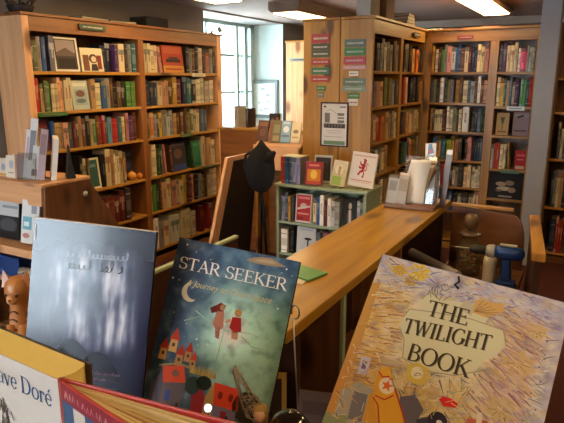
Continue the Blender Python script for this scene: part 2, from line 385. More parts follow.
CELLS={
 'L10':'charcoal 2603 2627, olive 2627 2659, grey 2659 2691, blue 2691 2724, navy 2724 2753, lilac 2753 2795, F_photo 2799 3023, F_portrait 3042 3259, navy 3270 3322, navy 3322 3375, purple 3375 3408, cream 3408 3480, charcoal 3491 3519, grey 3519 3554, teal 3554 3600',
 'L11':'cream 3692 3734, cream 3734 3775, cream 3775 3817, cream 3817 3858, pink 3858 3936 L, F_scarlet 3956 4242, black 4257 4302, grey 4302 4347, brown 4347 4393, black 4393 4439, ivory 4439 4518, charcoal 4518 4558, pink 4558 4607, grey 4616 4665, black 4665 4716',
 'L20':'red 2602 2642, tan 2646 2675, olive 2675 2700, green 2700 2725, cream 2734 2764, cream 2764 2794, peach 2794 2820, peach 2820 2847, cream 2847 2883, cream 2883 2919, F_pale 2933 3090, tan 3100 3140, cream 3150 3201, blue 3201 3253, grey 3253 3295, brown 3295 3327, black 3327 3360, brown 3360 3404, black 3404 3460, green 3471 3518, green 3518 3564',
 'L21':'navy 3703 3748, navy 3748 3792, navy 3792 3836, cream 3849 3902, peach 3902 3949, peach 3949 3996, brown 3996 4052, mustard 4052 4108, maroon 4108 4180, navy 4180 4254, teal 4254 4314, charcoal 4314 4391, ivory 4391 4461, ivory 4461 4530, ivory 4530 4599, ivory 4599 4668',
 'L30':'F_maroon 2602 2702, blue 2710 2736, tan 2736 2780, tan 2780 2807, peach 2807 2852, slate 2852 2898, maroon 2898 2926, brown 2926 2955, tan 2955 2983, brown 2983 3022, black 3022 3057, tan 3062 3087, green 3087 3122, brown 3122 3153, red 3153 3181, red 3181 3210, charcoal 3210 3236, sky 3236 3279, crimson 3279 3345, teal 3345 3390, cream 3390 3435, pink 3435 3469, purple 3469 3516, maroon 3516 3552',
 'L31':'green 3699 3724, orange 3724 3769, grey 3769 3815, slate 3815 3848, yellow 3848 3894, grey 3894 3949, silver 3949 3994, silver 3994 4039, tan 4046 4089, brown 4089 4133, brown 4133 4176, brown 4191 4236, olive 4236 4282, olive 4282 4328, cream 4328 4375, cream 4383 4430, slate 4438 4496, slate 4496 4553',
 'L40':'F_orange 2787 2937, black 2937 2967, cream 2967 2996, brown 2996 3021, F_teal 3026 3145, black 3150 3192, cream 3192 3246, tan 3246 3279, white 3279 3307, cream 3307 3344, cream 3344 3381, tan 3381 3410, F_night 3421 3596',
 'L41':'cream 3722 3775, green 3775 3794, forest 3801 3835, forest 3835 3868, pink 3882 3937 L, brown 3951 4008 L, F_dusk 4022 4229, forest 4260 4323 L, F_emerald 4338 4451, cream 4460 4509, tan 4526 4602, cream 4602 4689',
 'L50':'maroon 3139 3198, maroon 3198 3257, maroon 3257 3316, maroon 3316 3375, charcoal 3380 3434',
 'L51':'cream 3692 3710, green 3710 3763, forest 3763 3810, brown 3810 3837, peach 3837 3907, cream 3907 3971, pink 3971 4043, cream 4043 4088, cream 4088 4132, mustard 4132 4178, charcoal 4178 4224, maroon 4224 4271, pink 4271 4311, black 4319 4376, grey 4384 4433, olive 4433 4475, brown 4475 4526, cream 4534 4577, cream 4577 4621, cream 4621 4691',
 'L61':'white 3695 3763, grey 3763 3832, cream 3832 3931, white 3931 3998, white 3998 4064, cream 4094 4164, cream 4164 4234, ivory 4234 4347, maroon 4364 4481, red 4498 4621',
 'C10':'charcoal 4182 4249, grey 4249 4307, black 4307 4365, ivory 4365 4437, olive 4437 4512, grey 4512 4588, brown 4588 4666, grey 4666 4733',
 'C11':'charcoal 4873 4954, charcoal 4954 5034, black 5034 5126, tan 5126 5222, orange 5222 5320, black 5320 5389, black 5389 5458',
 'C20':'lilac 4156 4257, peach 4257 4374, olive 4398 4486, olive 4486 4573, grey 4573 4678, charcoal 4678 4733',
 'C21':'red 4873 4931, cream 4931 5081, black 5112 5192, black 5192 5272, charcoal 5272 5441, tan 5441 5458',
 'C30':'cream 4151 4218, red 4218 4311, orange 4311 4419, tan 4431 4508, tan 4508 4584, grey 4584 4663, cream 4677 4733',
 'C31':'black 4886 4975, peach 4975 5112, cream 5128 5238, cream 5238 5348, cream 5348 5458',
 'C40':'black 4155 4223, white 4223 4293, slate 4293 4377, cream 4389 4463, tan 4463 4553',
 'C41':'forest 4883 4987, teal 4987 5079, maroon 5079 5157, cream 5157 5238, orange 5238 5304, olive 5304 5406, grey 5406 5458',
 'C50':'brown 4250 4321, black 4321 4395, white 4395 4470, tan 4470 4547, brown 4547 4626',
 'C51':'charcoal 4850 4968, brown 4998 5122, black 5154 5285, grey 5285 5387',
 'B10':'mustard -1438 -1416, cream -1407 -1378, brown -1378 -1350, green -1350 -1322, grey -1322 -1294, pink -1294 -1257, white -1257 -1220, blue -1220 -1197, blue -1197 -1174, brown -1174 -1142, cream -1138 -1102, maroon -1102 -1075, navy -1070 -1046, navy -1046 -1022, cream -1022 -993, cream -993 -964, pink -960 -925',
 'B20':'slate -1428 -1409, olive -1409 -1380, black -1380 -1351, white -1347 -1309, forest -1304 -1276, olive -1276 -1247, lilac -1247 -1219, mustard -1201 -1164, brown -1164 -1136, cream -1132 -1091, slate -1091 -1063, silver -1063 -1027, brown -1027 -1000, white -1000 -974, brown -974 -947, peach -947 -917',
 'B30':'tan -1422 -1402, brown -1402 -1378, cream -1378 -1342, cream -1342 -1306, maroon -1306 -1277, ivory -1267 -1239, ivory -1239 -1211, olive -1211 -1173, charcoal -1173 -1154, cream -1154 -1127, white -1117 -1062, black -1034 -1007, black -1007 -980, slate -980 -953, forest -953 -935, forest -935 -917',
 'B40':'blue -1386 -1347, tan -1347 -1308, teal -1308 -1259, lime -1250 -1212, yellow -1212 -1178, tan -1173 -1136, charcoal -1136 -1107, black -1079 -1052, pink -1052 -1015, navy -1005 -984, navy -984 -963, navy -963 -941, slate -941 -917',
 'B50':'red -1292 -1252, pink -1243 -1204, black -1204 -1175, cream -1175 -1151, grey -1151 -1123, charcoal -1118 -1080, cream -1070 -1038, cream -1038 -1005, ivory -995 -969, ivory -969 -943, ivory -943 -917',
 'B60':'slate -1277 -1218, blue -1208 -1169, navy -1159 -1120, white -1111 -1082, charcoal -1073 -1016, cream -1006 -962, cream -962 -917',
 'B11':'charcoal -830 -805, purple -805 -771, cream -771 -740, cream -740 -709, cream -709 -679, white -674 -654, rose -654 -604, silver -604 -586, silver -586 -568, grey -568 -539',
 'B21':'cream -831 -805, yellow -805 -770, teal -770 -749, tan -749 -728, slate -728 -702, cream -702 -677, purple -677 -643, green -635 -608, green -608 -581, teal -581 -560, red -560 -546, red -546 -532',
 'B31':'F_sand -814 -705, F_mauve -671 -536',
 'B41':'grey -837 -811, red -811 -788, red -788 -766, cream -757 -731, cream -731 -705, mustard -696 -670 L, F_crimson -627 -532',
 'B51':'F_ocean -833 -532',
 'R1':'charcoal -289 -264, cream -264 -241, black -241 -209, brown -209 -161',
 'R2':'charcoal -298 -278, grey -278 -253, cream -253 -229, tan -229 -204, black -204 -172, brown -172 -132, olive -132 -100',
 'R3':'navy -269 -228, red -224 -203, red -203 -182, red -182 -161, brown -157 -120, maroon -120 -72',
 'G1':'lilac -2021 -1987, charcoal -1987 -1961, mustard -1961 -1944, charcoal -1944 -1918, F_poster -1909 -1776, cream -1759 -1731, blue -1731 -1706, white -1702 -1670, maroon -1666 -1642, white -1638 -1610, white -1610 -1582, grey -1582 -1543, F_statue -1527 -1420, silver -1412 -1390, grey -1390 -1367',
 'G2':'white -2022 -1969, black -1965 -1941, black -1941 -1917, F_tree -1900 -1740, slate -1731 -1698, F_wine -1690 -1585, cream -1577 -1545',
 'G0':'red -2029 -1995, blue -1995 -1961, slate -1961 -1927, lilac -1927 -1894, lilac -1894 -1861',
}

def frame_mat(o, xd, yd):
    xd = Vector(xd).normalized(); yd = Vector(yd).normalized(); z = xd.cross(yd)
    m_ = Matrix((xd, yd, z)).transposed().to_4x4(); m_.translation = Vector(o); return m_
def cover_sheet(mb, w_, h_, shapes, z0=.0006):
    for i, (poly, col) in enumerate(shapes):
        mb.sheet([(p[0]*w_, p[1]*h_) for p in poly], C(col) if isinstance(col, str) else col, z0+.00025*i)
def rect(a, b, c, d): return [(a, b), (c, b), (c, d), (a, d)]
def ell(cx, cy, rx, ry, n=14, a0=0, a1=2*PI): return [(cx+rx*math.cos(a0+(a1-a0)*k/n), cy+ry*math.sin(a0+(a1-a0)*k/n)) for k in range(n if a1-a0 > 6.2 else n+1)]
def strokes(pts, w0, w1=None):
    """a polyline with a width, as quads"""
    w1 = w0 if w1 is None else w1; out = []
    for i in range(len(pts)-1):
        a, b = Vector(pts[i]), Vector(pts[i+1]); d = (b-a)
        if d.length < 1e-6: continue
        n = Vector((-d.y, d.x)).normalized()
        wa = w0+(w1-w0)*i/(len(pts)-1); wb = w0+(w1-w0)*(i+1)/(len(pts)-1)
        out.append([tuple(a+n*wa/2), tuple(b+n*wb/2), tuple(b-n*wb/2), tuple(a-n*wa/2)])
    return out
PERSON = lambda x, y, s, c1, c2: [(ell(x, y-.10*s, .04*s, .035*s), c1), ([(x-.05*s, y-.06*s), (x+.05*s, y-.06*s), (x+.10*s, y+.2*s), (x-.10*s, y+.2*s)], c2)]
FACE = {  # kind: (base colour, extra shapes, size factor of height, label words)
 'photo': ('white', [(rect(.07, .05, .93, .95), '3a3036'), (rect(.12, .08, .88, .45), '8a7f86'), ([(.12, .45), (.5, .30), (.88, .48), (.88, .55), (.12, .55)], '5a4c4c'), (rect(.15, .62, .85, .9), '1c1618')], .93, 'white-bordered face-out book with a dark photograph'),
 'portrait': ('ivory', [(rect(.08, .3, .35, .97), '6b4534'), (ell(.55, .45, .2, .2), '4a3a34'), (ell(.57, .47, .12, .13), 'c9b9a4'), (rect(.72, .3, .92, .9), '7a3028'), ([(.4, .97), (.45, .68), (.68, .68), (.74, .97)], '2b2426')], .68, 'pale face-out book with a dark portrait'),
 'scarlet': ('scarlet', [(rect(.08, .05, .92, .3), 'b85a3c'), (rect(.15, .5, .85, .62), '3a2028'), (rect(.3, .42, .75, .52), '4a2a30'), (rect(.0, .74, 1, 1), 'c08a3c'), (rect(.1, .84, .9, .9), 'a03a2a')], .93, 'face-out orange-red book with a dark picture'),
 'pale': ('a9b2ae', [(rect(.1, .08, .9, .2), 'c8ccc4'), (rect(.12, .3, .88, .85), '8ba0a4'), (ell(.5, .45, .28, .12), '6c4c48'), (ell(.5, .7, .3, .08), '5c6a70')], .85, 'face-out pale grey-blue book with a small picture'),
 'maroon': ('4b1c2a', [(rect(.1, .1, .9, .3), '7a2c34'), (rect(.2, .5, .8, .56), '9c7c50')], .92, 'face-out dark maroon book'),
 'orange': ('d8c4a4', [(rect(.04, .1, .96, .75), 'b8492c'), (ell(.35, .4, .25, .2), 'e0a050'), (ell(.7, .5, .2, .22), 'e8d8c8'), (rect(.1, .75, .9, .9), '3a2c30')], .42, 'small face-out book with an orange and white picture'),
 'teal': ('d2c8a8', [(rect(.08, .06, .85, .94), '28504c'), (rect(.2, .2, .7, .3), '5f8078')], .78, 'face-out dark teal book with a cream border'),
 'night': ('232038', [(rect(.1, .08, .9, .2), '4a4468'), (ell(.6, .5, .22, .12), '3a3450')], .8, 'face-out midnight blue book behind the orange ornaments'),
 'dusk': ('2a2230', [(rect(.05, .05, .95, .12), '584850'), (ell(.45, .4, .28, .18), '5a4038'), (rect(.05, .78, .95, .97), '2a3c7a')], .85, 'face-out dark book with a deep blue base'),
 'emerald': ('1c6a4a', [(rect(.1, .1, .9, .2), '2f8a64'), (rect(.1, .84, .9, .92), '124830')], .82, 'emerald green book turned half face-out'),
 'sand': ('b79b6c', [(rect(.06, .05, .94, .95), 'b09060'), ([(.3, .2), (.7, .2), (.55, .5), (.45, .5)], '4a5c4c'), (rect(.47, .45, .53, .75), '3a3a2c'), (rect(.15, .8, .85, .87), '7a5c38')], .85, 'face-out sand-coloured book with a small dark emblem'),
 'mauve': ('9c8588', [(rect(.05, .06, .95, .2), 'a89c9c'), ([(.2, .2), (.6, .1), (.7, .16), (.3, .26)], '4a3c40'), (rect(.1, .75, .9, .82), '6c5458')], .88, 'face-out mauve-grey book under a white shelf tag'),
 'crimson': ('b01c24', [(rect(.12, .2, .88, .3), 'd86058'), (rect(.1, .8, .9, .95), 'c8a888'), (rect(.2, .45, .8, .5), 'e08070')], .62, 'small face-out red book with pale lower band'),
 'ocean': ('0c1226', [(rect(.12, .25, .85, .85), '121217'), (ell(.35, .45, .16, .08), 'b0987a'), (ell(.6, .4, .14, .1), '8c7460'), (ell(.45, .62, .22, .08), 'c4b090'), (ell(.68, .66, .12, .1), '9c8468'), (ell(.3, .7, .1, .05), '77624e'), (rect(.3, .88, .7, .94), '9c9080')], .96, 'large face-out midnight blue book with cream shapes on its cover'),
 'poster': ('d8cfc8', [(rect(.06, .04, .94, .94), 'b0282a'), (rect(.12, .1, .88, .18), 'd87870'), (ell(.5, .42, .22, .1), 'c8b0a8'), ([(.1, .5), (.9, .38), (.9, .45), (.1, .57)], 'dcc8bc'), (rect(.15, .66, .85, .72), 'd89080'), (rect(.12, .8, .5, .9), '8c1c20')], .92, 'face-out red book with white border and white shapes'),
 'statue': ('1b181c', [([(.35, .95), (.3, .6), (.42, .4), (.62, .4), (.72, .6), (.68, .95)], '5c5048'), (ell(.52, .27, .12, .11), 'b8a890'), ([(.42, .4), (.6, .4), (.62, .8), (.48, .9)], 'c8b8a0')], .95, 'face-out black book with a pale statue on it'),
 'tree': ('ccc8c4', [(ell(.6, .42, .2, .05), '2c2828'), ([(.57, .44), (.65, .44), (.63, .75), (.72, .86), (.46, .86), (.56, .75)], '3a3434'), (rect(.15, .08, .85, .12), 'b0acac')], .96, 'face-out white book with a small dark lamp-like figure'),
 'wine': ('5d2430', [(rect(.08, .06, .92, .2), '8c6470'), (ell(.5, .6, .25, .2), '2c1820')], .9, 'face-out wine red book'),
}
def face_out(kind, w_, h_, label, group, matrix, thick=.018, name='book', art='glossy_print'):
    base, shapes, _, _ = FACE[kind]
    t = thing(name, label, 'book', group=group, matrix=matrix)
    b = MB(); c = C(base)
    b.box(-w_/2, w_/2, 0, .003, 0, h_, c); b.box(-w_/2, w_/2, thick-.003, thick, 0, h_, c); b.box(-w_/2, -w_/2+.003, .003, thick-.003, 0, h_, c)
    b.build('cover', 'matt_print', t)
    box(-w_/2+.003, w_/2-.004, .003, thick-.003, .003, h_-.003, PAGE).build('pages', 'matt_print', t)
    a = MB(); cover_sheet(a, w_, h_, shapes)
    for i, v in enumerate(a.v): a.v[i] = Vector((v.x-w_/2, v.y, v.z+h_))
    a.build('cover_picture', 'matt_print', t)
    return t
STUFF_CELLS = ('L61', 'C50', 'C51', 'R1', 'R2', 'B60')
stuff = MB(); rb = random.Random(21)
for key, txt in CELLS.items():
    axis, front, sz, ch, place = CELLDEF[key]
    items = [i.split() for i in txt.split(', ')]
    depthmax = .24
    cols = [i[0] for i in items]
    for idx, it in enumerate(items):
        c, s0, s1 = it[0], int(it[1])/1000, int(it[2])/1000; lean = 'L' in it[3:]
        wd = s1-s0-.0012; mid = (s0+s1)/2
        if axis == 'y': outv, alongv = Vector((1, 0, 0)), Vector((0, 1, 0))
        else: outv, alongv = Vector((0, -1, 0)), Vector((1, 0, 0))
        if c.startswith('F_'):
            kind = c[2:]; hf = FACE[kind][2]; h_ = ch*hf; tilt = .10
            off = .09 if kind == 'night' else .020
            bk = off+math.sin(tilt)*0
            o = (Vector((front, mid, sz+.003)) if axis == 'y' else Vector((mid, front, sz+.003))) - outv*off
            mm = frame_mat(o, alongv, (-outv)) @ Matrix.Rotation(-tilt, 4, 'X')
            lab = FACE[kind][3] + ', ' + place
            if len(lab.split()) > 16: lab = FACE[kind][3] + ', ' + ', '.join(place.split(', ')[:2])
            if len(lab.split()) > 16: lab = FACE[kind][3]
            face_out(kind, wd-.001, h_, lab, None, mm)
            continue
        hf = rb.uniform(.77, .965) if key != 'G0' else .80; deep = rb.uniform(.004, .022)
        if c == 'navy' and key == 'L10': deep = .07
        t_ = min(wd, .06); h_ = ch*hf
        cov = tuple(min(1, x*(1.08 if key[0] in 'BCG' else .88)) for x in vary(C(c), .07, rb)); page = vary(PAGE, .04, rb)
        ang = 0.
        if lean: ang = wd*.5/h_
        elif rb.random() < .10 and wd < .03: ang = rb.choice((-1, 1))*.012
        if ang: h_ = min(h_, ch*.86)
        o = (Vector((front, mid, sz+.0005)) if axis == 'y' else Vector((mid, front, sz+.0005))) - outv*deep
        if lean: t_ = wd*.42; o += Vector((0, 0, t_*.5*abs(math.sin(ang)))) + alongv*(wd*.27)
        mm = frame_mat(o, alongv, -outv) @ Matrix.Rotation(-ang, 4, 'Y')
        dp = rb.uniform(.13, .19)
        b = book_mb(t_, h_, dp, cov, page, rb)
        if key in STUFF_CELLS:
            for i in range(len(b.v)): b.v[i] = mm @ b.v[i]
            stuff.add(b.v, [], (0, 0, 0)); o0 = len(stuff.v)-len(b.v)
            for f, cc in zip(b.f, b.c): stuff.f.append([i+o0 for i in f]); stuff.c.append(cc); stuff.sm.append(False)
            continue
        ob = b.build('book', 'printed'); ob.matrix_world = mm
        left = word(cols[idx-1].replace('F_', '')) if idx > 0 else None; right = word(cols[idx+1].replace('F_', '')) if idx+1 < len(cols) else None
        same = [j for j, q in enumerate(cols) if q == c]
        if len(same) == 1: lab = ('leaning ' if lean else 'only ')+word(c)+' book on '+place
        else:
            k = same.index(idx)
            nth = 'last' if k == len(same)-1 else ORD[k]
            if len(same) == 2: nth = ('left', 'right')[k]
            lab = nth+' of the '+('two ' if len(same) == 2 else '')+word(c)+' books, '+place
            if len(same) > 2 and k > 0 and left and right:
                pairs = [(cols[j-1] if j else '', cols[j+1] if j+1 < len(cols) else '') for j in same]
                if pairs.count((cols[idx-1], cols[idx+1])) == 1 and cols[idx-1] != c != cols[idx+1] and not cols[idx-1].startswith('F_') and not cols[idx+1].startswith('F_'):
                    l2 = word(c)+' book between '+left+' and '+right+', '+place
                    if len(l2.split()) <= 16: lab = l2
        tag(ob, lab, 'book', 'books on the '+place if place else None)
o = stuff.build('books', 'printed'); tag(o, 'dim books on the lowest shelves and in the dark bookcase right of the post', 'books', None, 'stuff')

# ================================================================== SHELF SIGNS, TAGS AND NOTICES
def sign(label, loc, w_, h_, col, ink='b8b4a8', facing='y', group='category signs on the pine panel', lines=1, th=.006):
    """plastic category strip with a line of small illegible lettering"""
    rz = {'y': 0, 'x': PI/2}[facing]
    t = thing('category_sign', label, 'sign', loc, (0, 0, rz), group)
    MB().box(-w_/2, w_/2, -th, 0, -h_/2, h_/2, C(col)).build('plate', 'printed', t, .001)
    b = MB(); rr = random.Random(hash(label) % 999 if False else int(w_*1e4+h_*1e5+loc[2]*1e3))
    for k in range(lines):
        zc = h_/2-(k+.5)*h_/lines; x = -w_*.38; hh = h_*.11/lines
        while x < w_*.36:
            q = rr.uniform(.006, .014); b.box(x, min(x+q, w_*.4), -th-.0008, -th-.0002, zc-hh, zc+hh, C(ink)); x += q+rr.choice((.002, .003, .006))
    b.build('lettering', 'printed', t)
PX = 4.0775-.0005
SX = -1.93
for z, h_, col, lab in ((1.957, .068, 'a03038', 'red sign at the top of the left column on the pine panel'),
        (1.893, .05, '4a5044', 'upper of two dark grey-green signs, left column of the pine panel'),
        (1.842, .05, '4a5240', 'lower of two dark grey-green signs, left column of the pine panel'),
        (1.782, .042, 'a83238', 'red sign in the middle of the left column, between green ones'),
        (1.714, .05, '35704c', 'green sign near the foot of the left column, between two red ones'),
        (1.652, .042, 'a82f34', 'lowest red sign of the left column on the pine panel')):
    sign(lab, (SX, PX, z), .155, h_, col)
sign('small green sign under the left column of signs', (SX+.01, PX, 1.583), .075, .036, '3d7a44')
sign('tiny grey-green tag just above the framed notice', (SX+.005, PX, 1.533), .05, .04, '6d7f74')
S2 = -1.645
for z, h_, w_, col, lab in ((1.913, .058, .17, '4d6256', 'grey-green sign at the top of the right column on the pine panel'),
        (1.852, .055, .17, '2c7440', 'bright green sign second in the right column of the pine panel'),
        (1.788, .055, .18, 'a83246', 'red sign in the right column of the pine panel'),
        (1.738, .028, .18, 'c8949c', 'thin pink strip under the red sign, right column'),
        (1.632, .055, .18, '55705e', 'grey-green sign below the small white tag, right column'),
        (1.580, .042, .185, '74907c', 'pale green strip in the right column of the pine panel'),
        (1.528, .04, .10, '3d7a44', 'small green sign low in the right column')):
    sign(lab, (S2, PX, z), w_, h_, col)
sign('small white tag below the pink strip, right column', (S2-.005, PX, 1.692), .075, .036, 'dcd8d0', '3c3c3c')
sign('white square tag at the foot of the right column', (S2-.005, PX, 1.478), .08, .052, 'd8d4cc', '8c4c40')
sign('dark green category sign on the top rail of the wall bookcase, left bay', (-3.373, 3.14, 2.030), .255, .042, '2c4438', facing='x', group='category signs on top rails')
sign('dark category sign on the top rail of the side-on bookcase', (-1.489, 5.14, 2.035), .2, .04, '33201a', facing='x', group='category signs on top rails')
sign('red category sign on the top rail of the back bookcase', (-1.14, 5.492, 2.022), .14, .034, '8c1c14', facing='y', group='category signs on top rails')
sign('red-brown sign sticking out from the right end of the wall bookcase', (-3.40, 4.813, 1.83), .03, .26, '5c2a20', facing='y', group=None)
def tagc(label, loc, w_, h_, col, facing):
    b = MB(); b.box(-w_/2, w_/2, -.012, -.002, -h_, 0, C(col)); b.box(-w_*.38, w_*.35, -.0128, -.0121, -h_*.6, -h_*.4, C('6c6c68'))
    single('shelf_tag', b, 'printed', label, 'tag', loc, (0, 0, PI/2 if facing == 'x' else 0), 'shelf edge tags')
tagc('white tag on the shelf edge over the red face-out book, wall bookcase', (-3.383, 4.42, 1.708), .2, .03, 'd8d2b8', 'x')
tagc('green tag at the left end of the second shelf, wall bookcase', (-3.383, 2.72, 1.427), .24, .028, '3c6a34', 'x')
tagc('green tag on the third shelf edge, right bay of the wall bookcase', (-3.383, 4.20, 1.150), .16, .024, '4a6c3c', 'x')
tagc('green strip on the fourth shelf edge, right bay of the wall bookcase', (-3.383, 4.52, .808), .28, .018, '6c7a4c', 'x')
tagc('white tag on the shelf edge beside the grey post', (-.655, 5.5, 1.41), .15, .036, 'd0d4d0', 'y')
tagc('green tag on the shelf edge beside the grey post', (-.655, 5.5, .83), .16, .03, '5c8a68', 'y')
# framed notice on the pine panel
t = thing('framed_notice', 'dark-framed notice with a drawing of a building on the pine panel', 'poster', (-1.80, 4.0765, 1.305))
f = MB(); W, H = .117, .172
f.box(-W, W, -.016, -.001, H-.010, H); f.box(-W, W, -.016, -.001, -H, -H+.010); f.box(-W, -W+.010, -.016, -.001, -H, H); f.box(W-.010, W, -.016, -.001, -H, H)
f.build('frame', 'dark_wood', t, .001)
p = MB(); p.box(-W+.01, W-.01, -.010, -.002, -H+.01, H-.01, C('cfcac6')); p.build('sheet', 'printed', t)
a = MB(); q = lambda x0, y0, x1, y1, c: a.sheet([(-W+2*W*x, -H+2*H*y) for x, y in rect(x0, y0, x1, y1)], C(c), .0108)
q(.12, .08, .2, .12, '2c3450'); q(.7, .09, .92, .12, '5c6470')
q(.15, .24, .34, .46, '6c6462'); q(.62, .24, .86, .30, '6c6462'); q(.62, .33, .86, .37, '77706c'); q(.62, .40, .86, .46, '6c6462'); q(.12, .48, .9, .58, '544844')
for k in range(6): q(.17+.11*k, .50, .23+.11*k, .55, 'a8a09c')
for st in strokes([(-W*.6, -H*.60), (-W*.25, -H*.68), (W*.15, -H*.5), (W*.4, -H*.45)], .003): a.sheet(st, C('6c6868'), .0108)
q(.2, .63, .8, .645, 'b09c94'); q(.25, .68, .75, .695, 'b09c94'); q(.15, .77, .82, .785, 'a89890'); q(.12, .87, .9, .96, '66805c')
a.build('drawing', 'printed', t)
# framed print in the window recess
t = thing('framed_print', 'grey-framed print with small sketches hanging in the window recess', 'picture', (-4.0, 6.692, 1.39))
f = MB(); W, H = .215, .255
f.box(-W, W, -.03, -.002, H-.045, H); f.box(-W, W, -.03, -.002, -H, -H+.045); f.box(-W, -W+.045, -.03, -.002, -H+.045, H-.045); f.box(W-.045, W, -.03, -.002, -H+.045, H-.045)
f.build('frame', 'print_frame', t, .003)
box(-W+.045, W-.045, -.018, -.004, -H+.045, H-.045, C('e6e8e4')).build('sheet', 'printed', t)
a = MB()
for x, z, sx, sz in ((-.02, .14, .035, .006), (-.02, .125, .04, .004), (.06, .06, .04, .01), (.06, .045, .03, .008), (.055, -.03, .02, .012), (-.08, -.05, .015, .01), (.03, -.13, .04, .01), (-.05, -.15, .02, .008)):
    a.sheet([(x-sx, -z-sz), (x+sx, -z-sz*.6), (x+sx*.8, -z+sz), (x-sx*.7, -z+sz*.8)], C('7f8c8c'), .0188)
a.build('drawing', 'printed', t)
# small hanging ornament at the bookcase corner, against the window
t = thing('sprig_ornament', 'little green and brown leafy ornament on top of the bookcase beside the window', 'ornament', (-3.45, 4.74, 2.091))
b = MB(); b.tube([(0, 0, 0), (.02, .03, .05), (.06, .06, .06), (.09, .12, .10)], [.006, .005, .004, .002], col=C('5c4030')); b.lathe([(0, 0), (.03, .002), (.025, .012), (0, .02)], 10, C('7c6c5c')); b.build('stem', 'printed', t)
b = MB(); b.add([(.05, .03, .06), (.06, .06, .075), (.07, .10, .04), (.06, .07, .015), (.055, .045, .012)], [(0, 1, 2, 3, 4)], C('4c7c54'))
b.add([(.02, .0, .03), (.03, -.05, .05), (.05, -.09, .03), (.03, -.04, .01)], [(0, 1, 2, 3)], C('a8704c')); b.build('leaf', 'printed', t)

# ================================================================== THINGS ON TOP OF THE BOOKCASES
def flat_book(label, loc, w_, d_, t_, col, rz, group='books lying on the bookcase tops'):
    t = thing('book', label, 'book', loc, (0, 0, rz), group)
    b = MB(); c = C(col); b.box(-w_/2, w_/2, -d_/2, d_/2, 0, .003, c); b.box(-w_/2, w_/2, -d_/2, d_/2, t_-.003, t_, c); b.box(-w_/2, w_/2, d_/2-.003, d_/2, .003, t_-.003, c)
    b.build('cover', 'printed', t); box(-w_/2+.004, w_/2-.004, -d_/2+.004, d_/2-.004, .003, t_-.003, C('a8a094')).build('pages', 'matt_print', t)
flat_book('dark flat book lying on the wall bookcase, left of the box', (-3.52, 3.22, 2.091), .2, .30, .022, '2c2a2e', .1)
flat_book('grey flat book lying under the dark one on the wall bookcase top', (-3.51, 3.52, 2.091), .2, .26, .018, '5a5654', -.12)
single('box', box(-.09, .09, -.15, .15, 0, .085, C('1c1c20')), 'matt_print', 'flat black box on top of the wall bookcase', 'box', (-3.53, 3.94, 2.091), (0, 0, .05), None, .004)
t = thing('basket', 'dark woven basket of odds and ends on top of the bookcase corner, far left', 'basket', (-3.53, 2.66, 2.091))
b = MB(); b.lathe([(.0, .0), (.07, .0), (.09, .05), (.085, .055), (.066, .006), (0, .006)], 16, C('241c20')); b.build('bowl', 'matt_print', t)
b = MB()
for k in range(9):
    an = k*.7; b.tube([(.04*math.cos(an), .04*math.sin(an), .02), (.085*math.cos(an), .085*math.sin(an), .075), (.10*math.cos(an+.3), .10*math.sin(an+.3), .085+.012*(k % 3))], .007, 6, C(['3c3644', '55483c', '2c2430'][k % 3]))
b.build('contents', 'matt_print', t)
single('box', box(-.06, .06, -.10, .10, 0, .20, C('a89f98')), 'matt_print', 'pale upright box at the ceiling on the sign panel bookcase', 'box', (-1.66, 4.36, 2.107), (0, 0, 0), None, .004)
single('box', box(-.05, .05, -.10, .10, 0, .21, C('7a5434')), 'matt_print', 'brown cardboard box behind the pale box, on the side-on bookcase', 'box', (-1.63, 4.66, 2.107), (0, 0, 0), None, .003)
for k, (c, dz) in enumerate((('4a3028', .026), ('7a5a40', .022), ('33262a', .03), ('6a4434', .024))):
    flat_book(['dark brown book at the bottom of the stack on the side-on bookcase', 'tan book second up in the stack on the side-on bookcase', 'charcoal book second down in the stack on the side-on bookcase', 'red-brown book topmost of the stack on the side-on bookcase'][k],
              (-1.61, 5.10, 2.107+sum((.026, .022, .03, .024)[:k])+.0005*k), .16, .24-.01*k, dz, c, .04*(k-1.5), 'stacked books on the side-on bookcase')
flat_book('single book lying open-edged on top of the back bookcase', (-.95, 5.62, 2.106), .16, .12, .015, '8c4a30', .3, None)

# ================================================================== GREEN UNIT: face-out books on top with wire easels
def wire_easel(label, loc, rot, group='black wire book easels'):
    t = thing('book_easel', label, 'stand', loc, rot, group)
    b = MB()
    for s in (-1, 1):
        b.tube([(s*.03, -.035, .008), (s*.03, -.03, .001), (s*.03, .03, .001), (s*.025, .045, .003), (s*.02, .022, .10)], .0018, 6)
    b.tube([(-.02, .022, .10), (.02, .022, .10)], .0018, 6); b.build('wire_frame', 'black_metal', t)
def slanted(kind_shapes, base, w_, h_, th, label, loc, rz, tilt, name='book', cat='book', mat='matt_print', page=True, rl=0.):
    m_ = Matrix.Translation(loc) @ Matrix.Rotation(rz, 4, 'Z') @ Matrix.Rotation(-tilt, 4, 'X') @ Matrix.Rotation(rl, 4, 'Y')
    t = thing(name, label, cat, matrix=m_)
    c = C(base); b = MB(); b.box(-w_/2, w_/2, 0, .003, 0, h_, c); b.box(-w_/2, w_/2, th-.003, th, 0, h_, c); b.box(-w_/2, -w_/2+.003, .003, th-.003, 0, h_, c)
    b.build('cover', mat, t)
    if page: box(-w_/2+.003, w_/2-.003, .003, th-.003, .003, h_-.003, C('c4b898')).build('pages', 'matt_print', t)
    a = MB(); cover_sheet(a, w_, h_, kind_shapes)
    for i, v in enumerate(a.v): a.v[i] = Vector((v.x-w_/2, v.y, v.z+h_))
    if kind_shapes: a.build('cover_picture', mat, t)
    return t
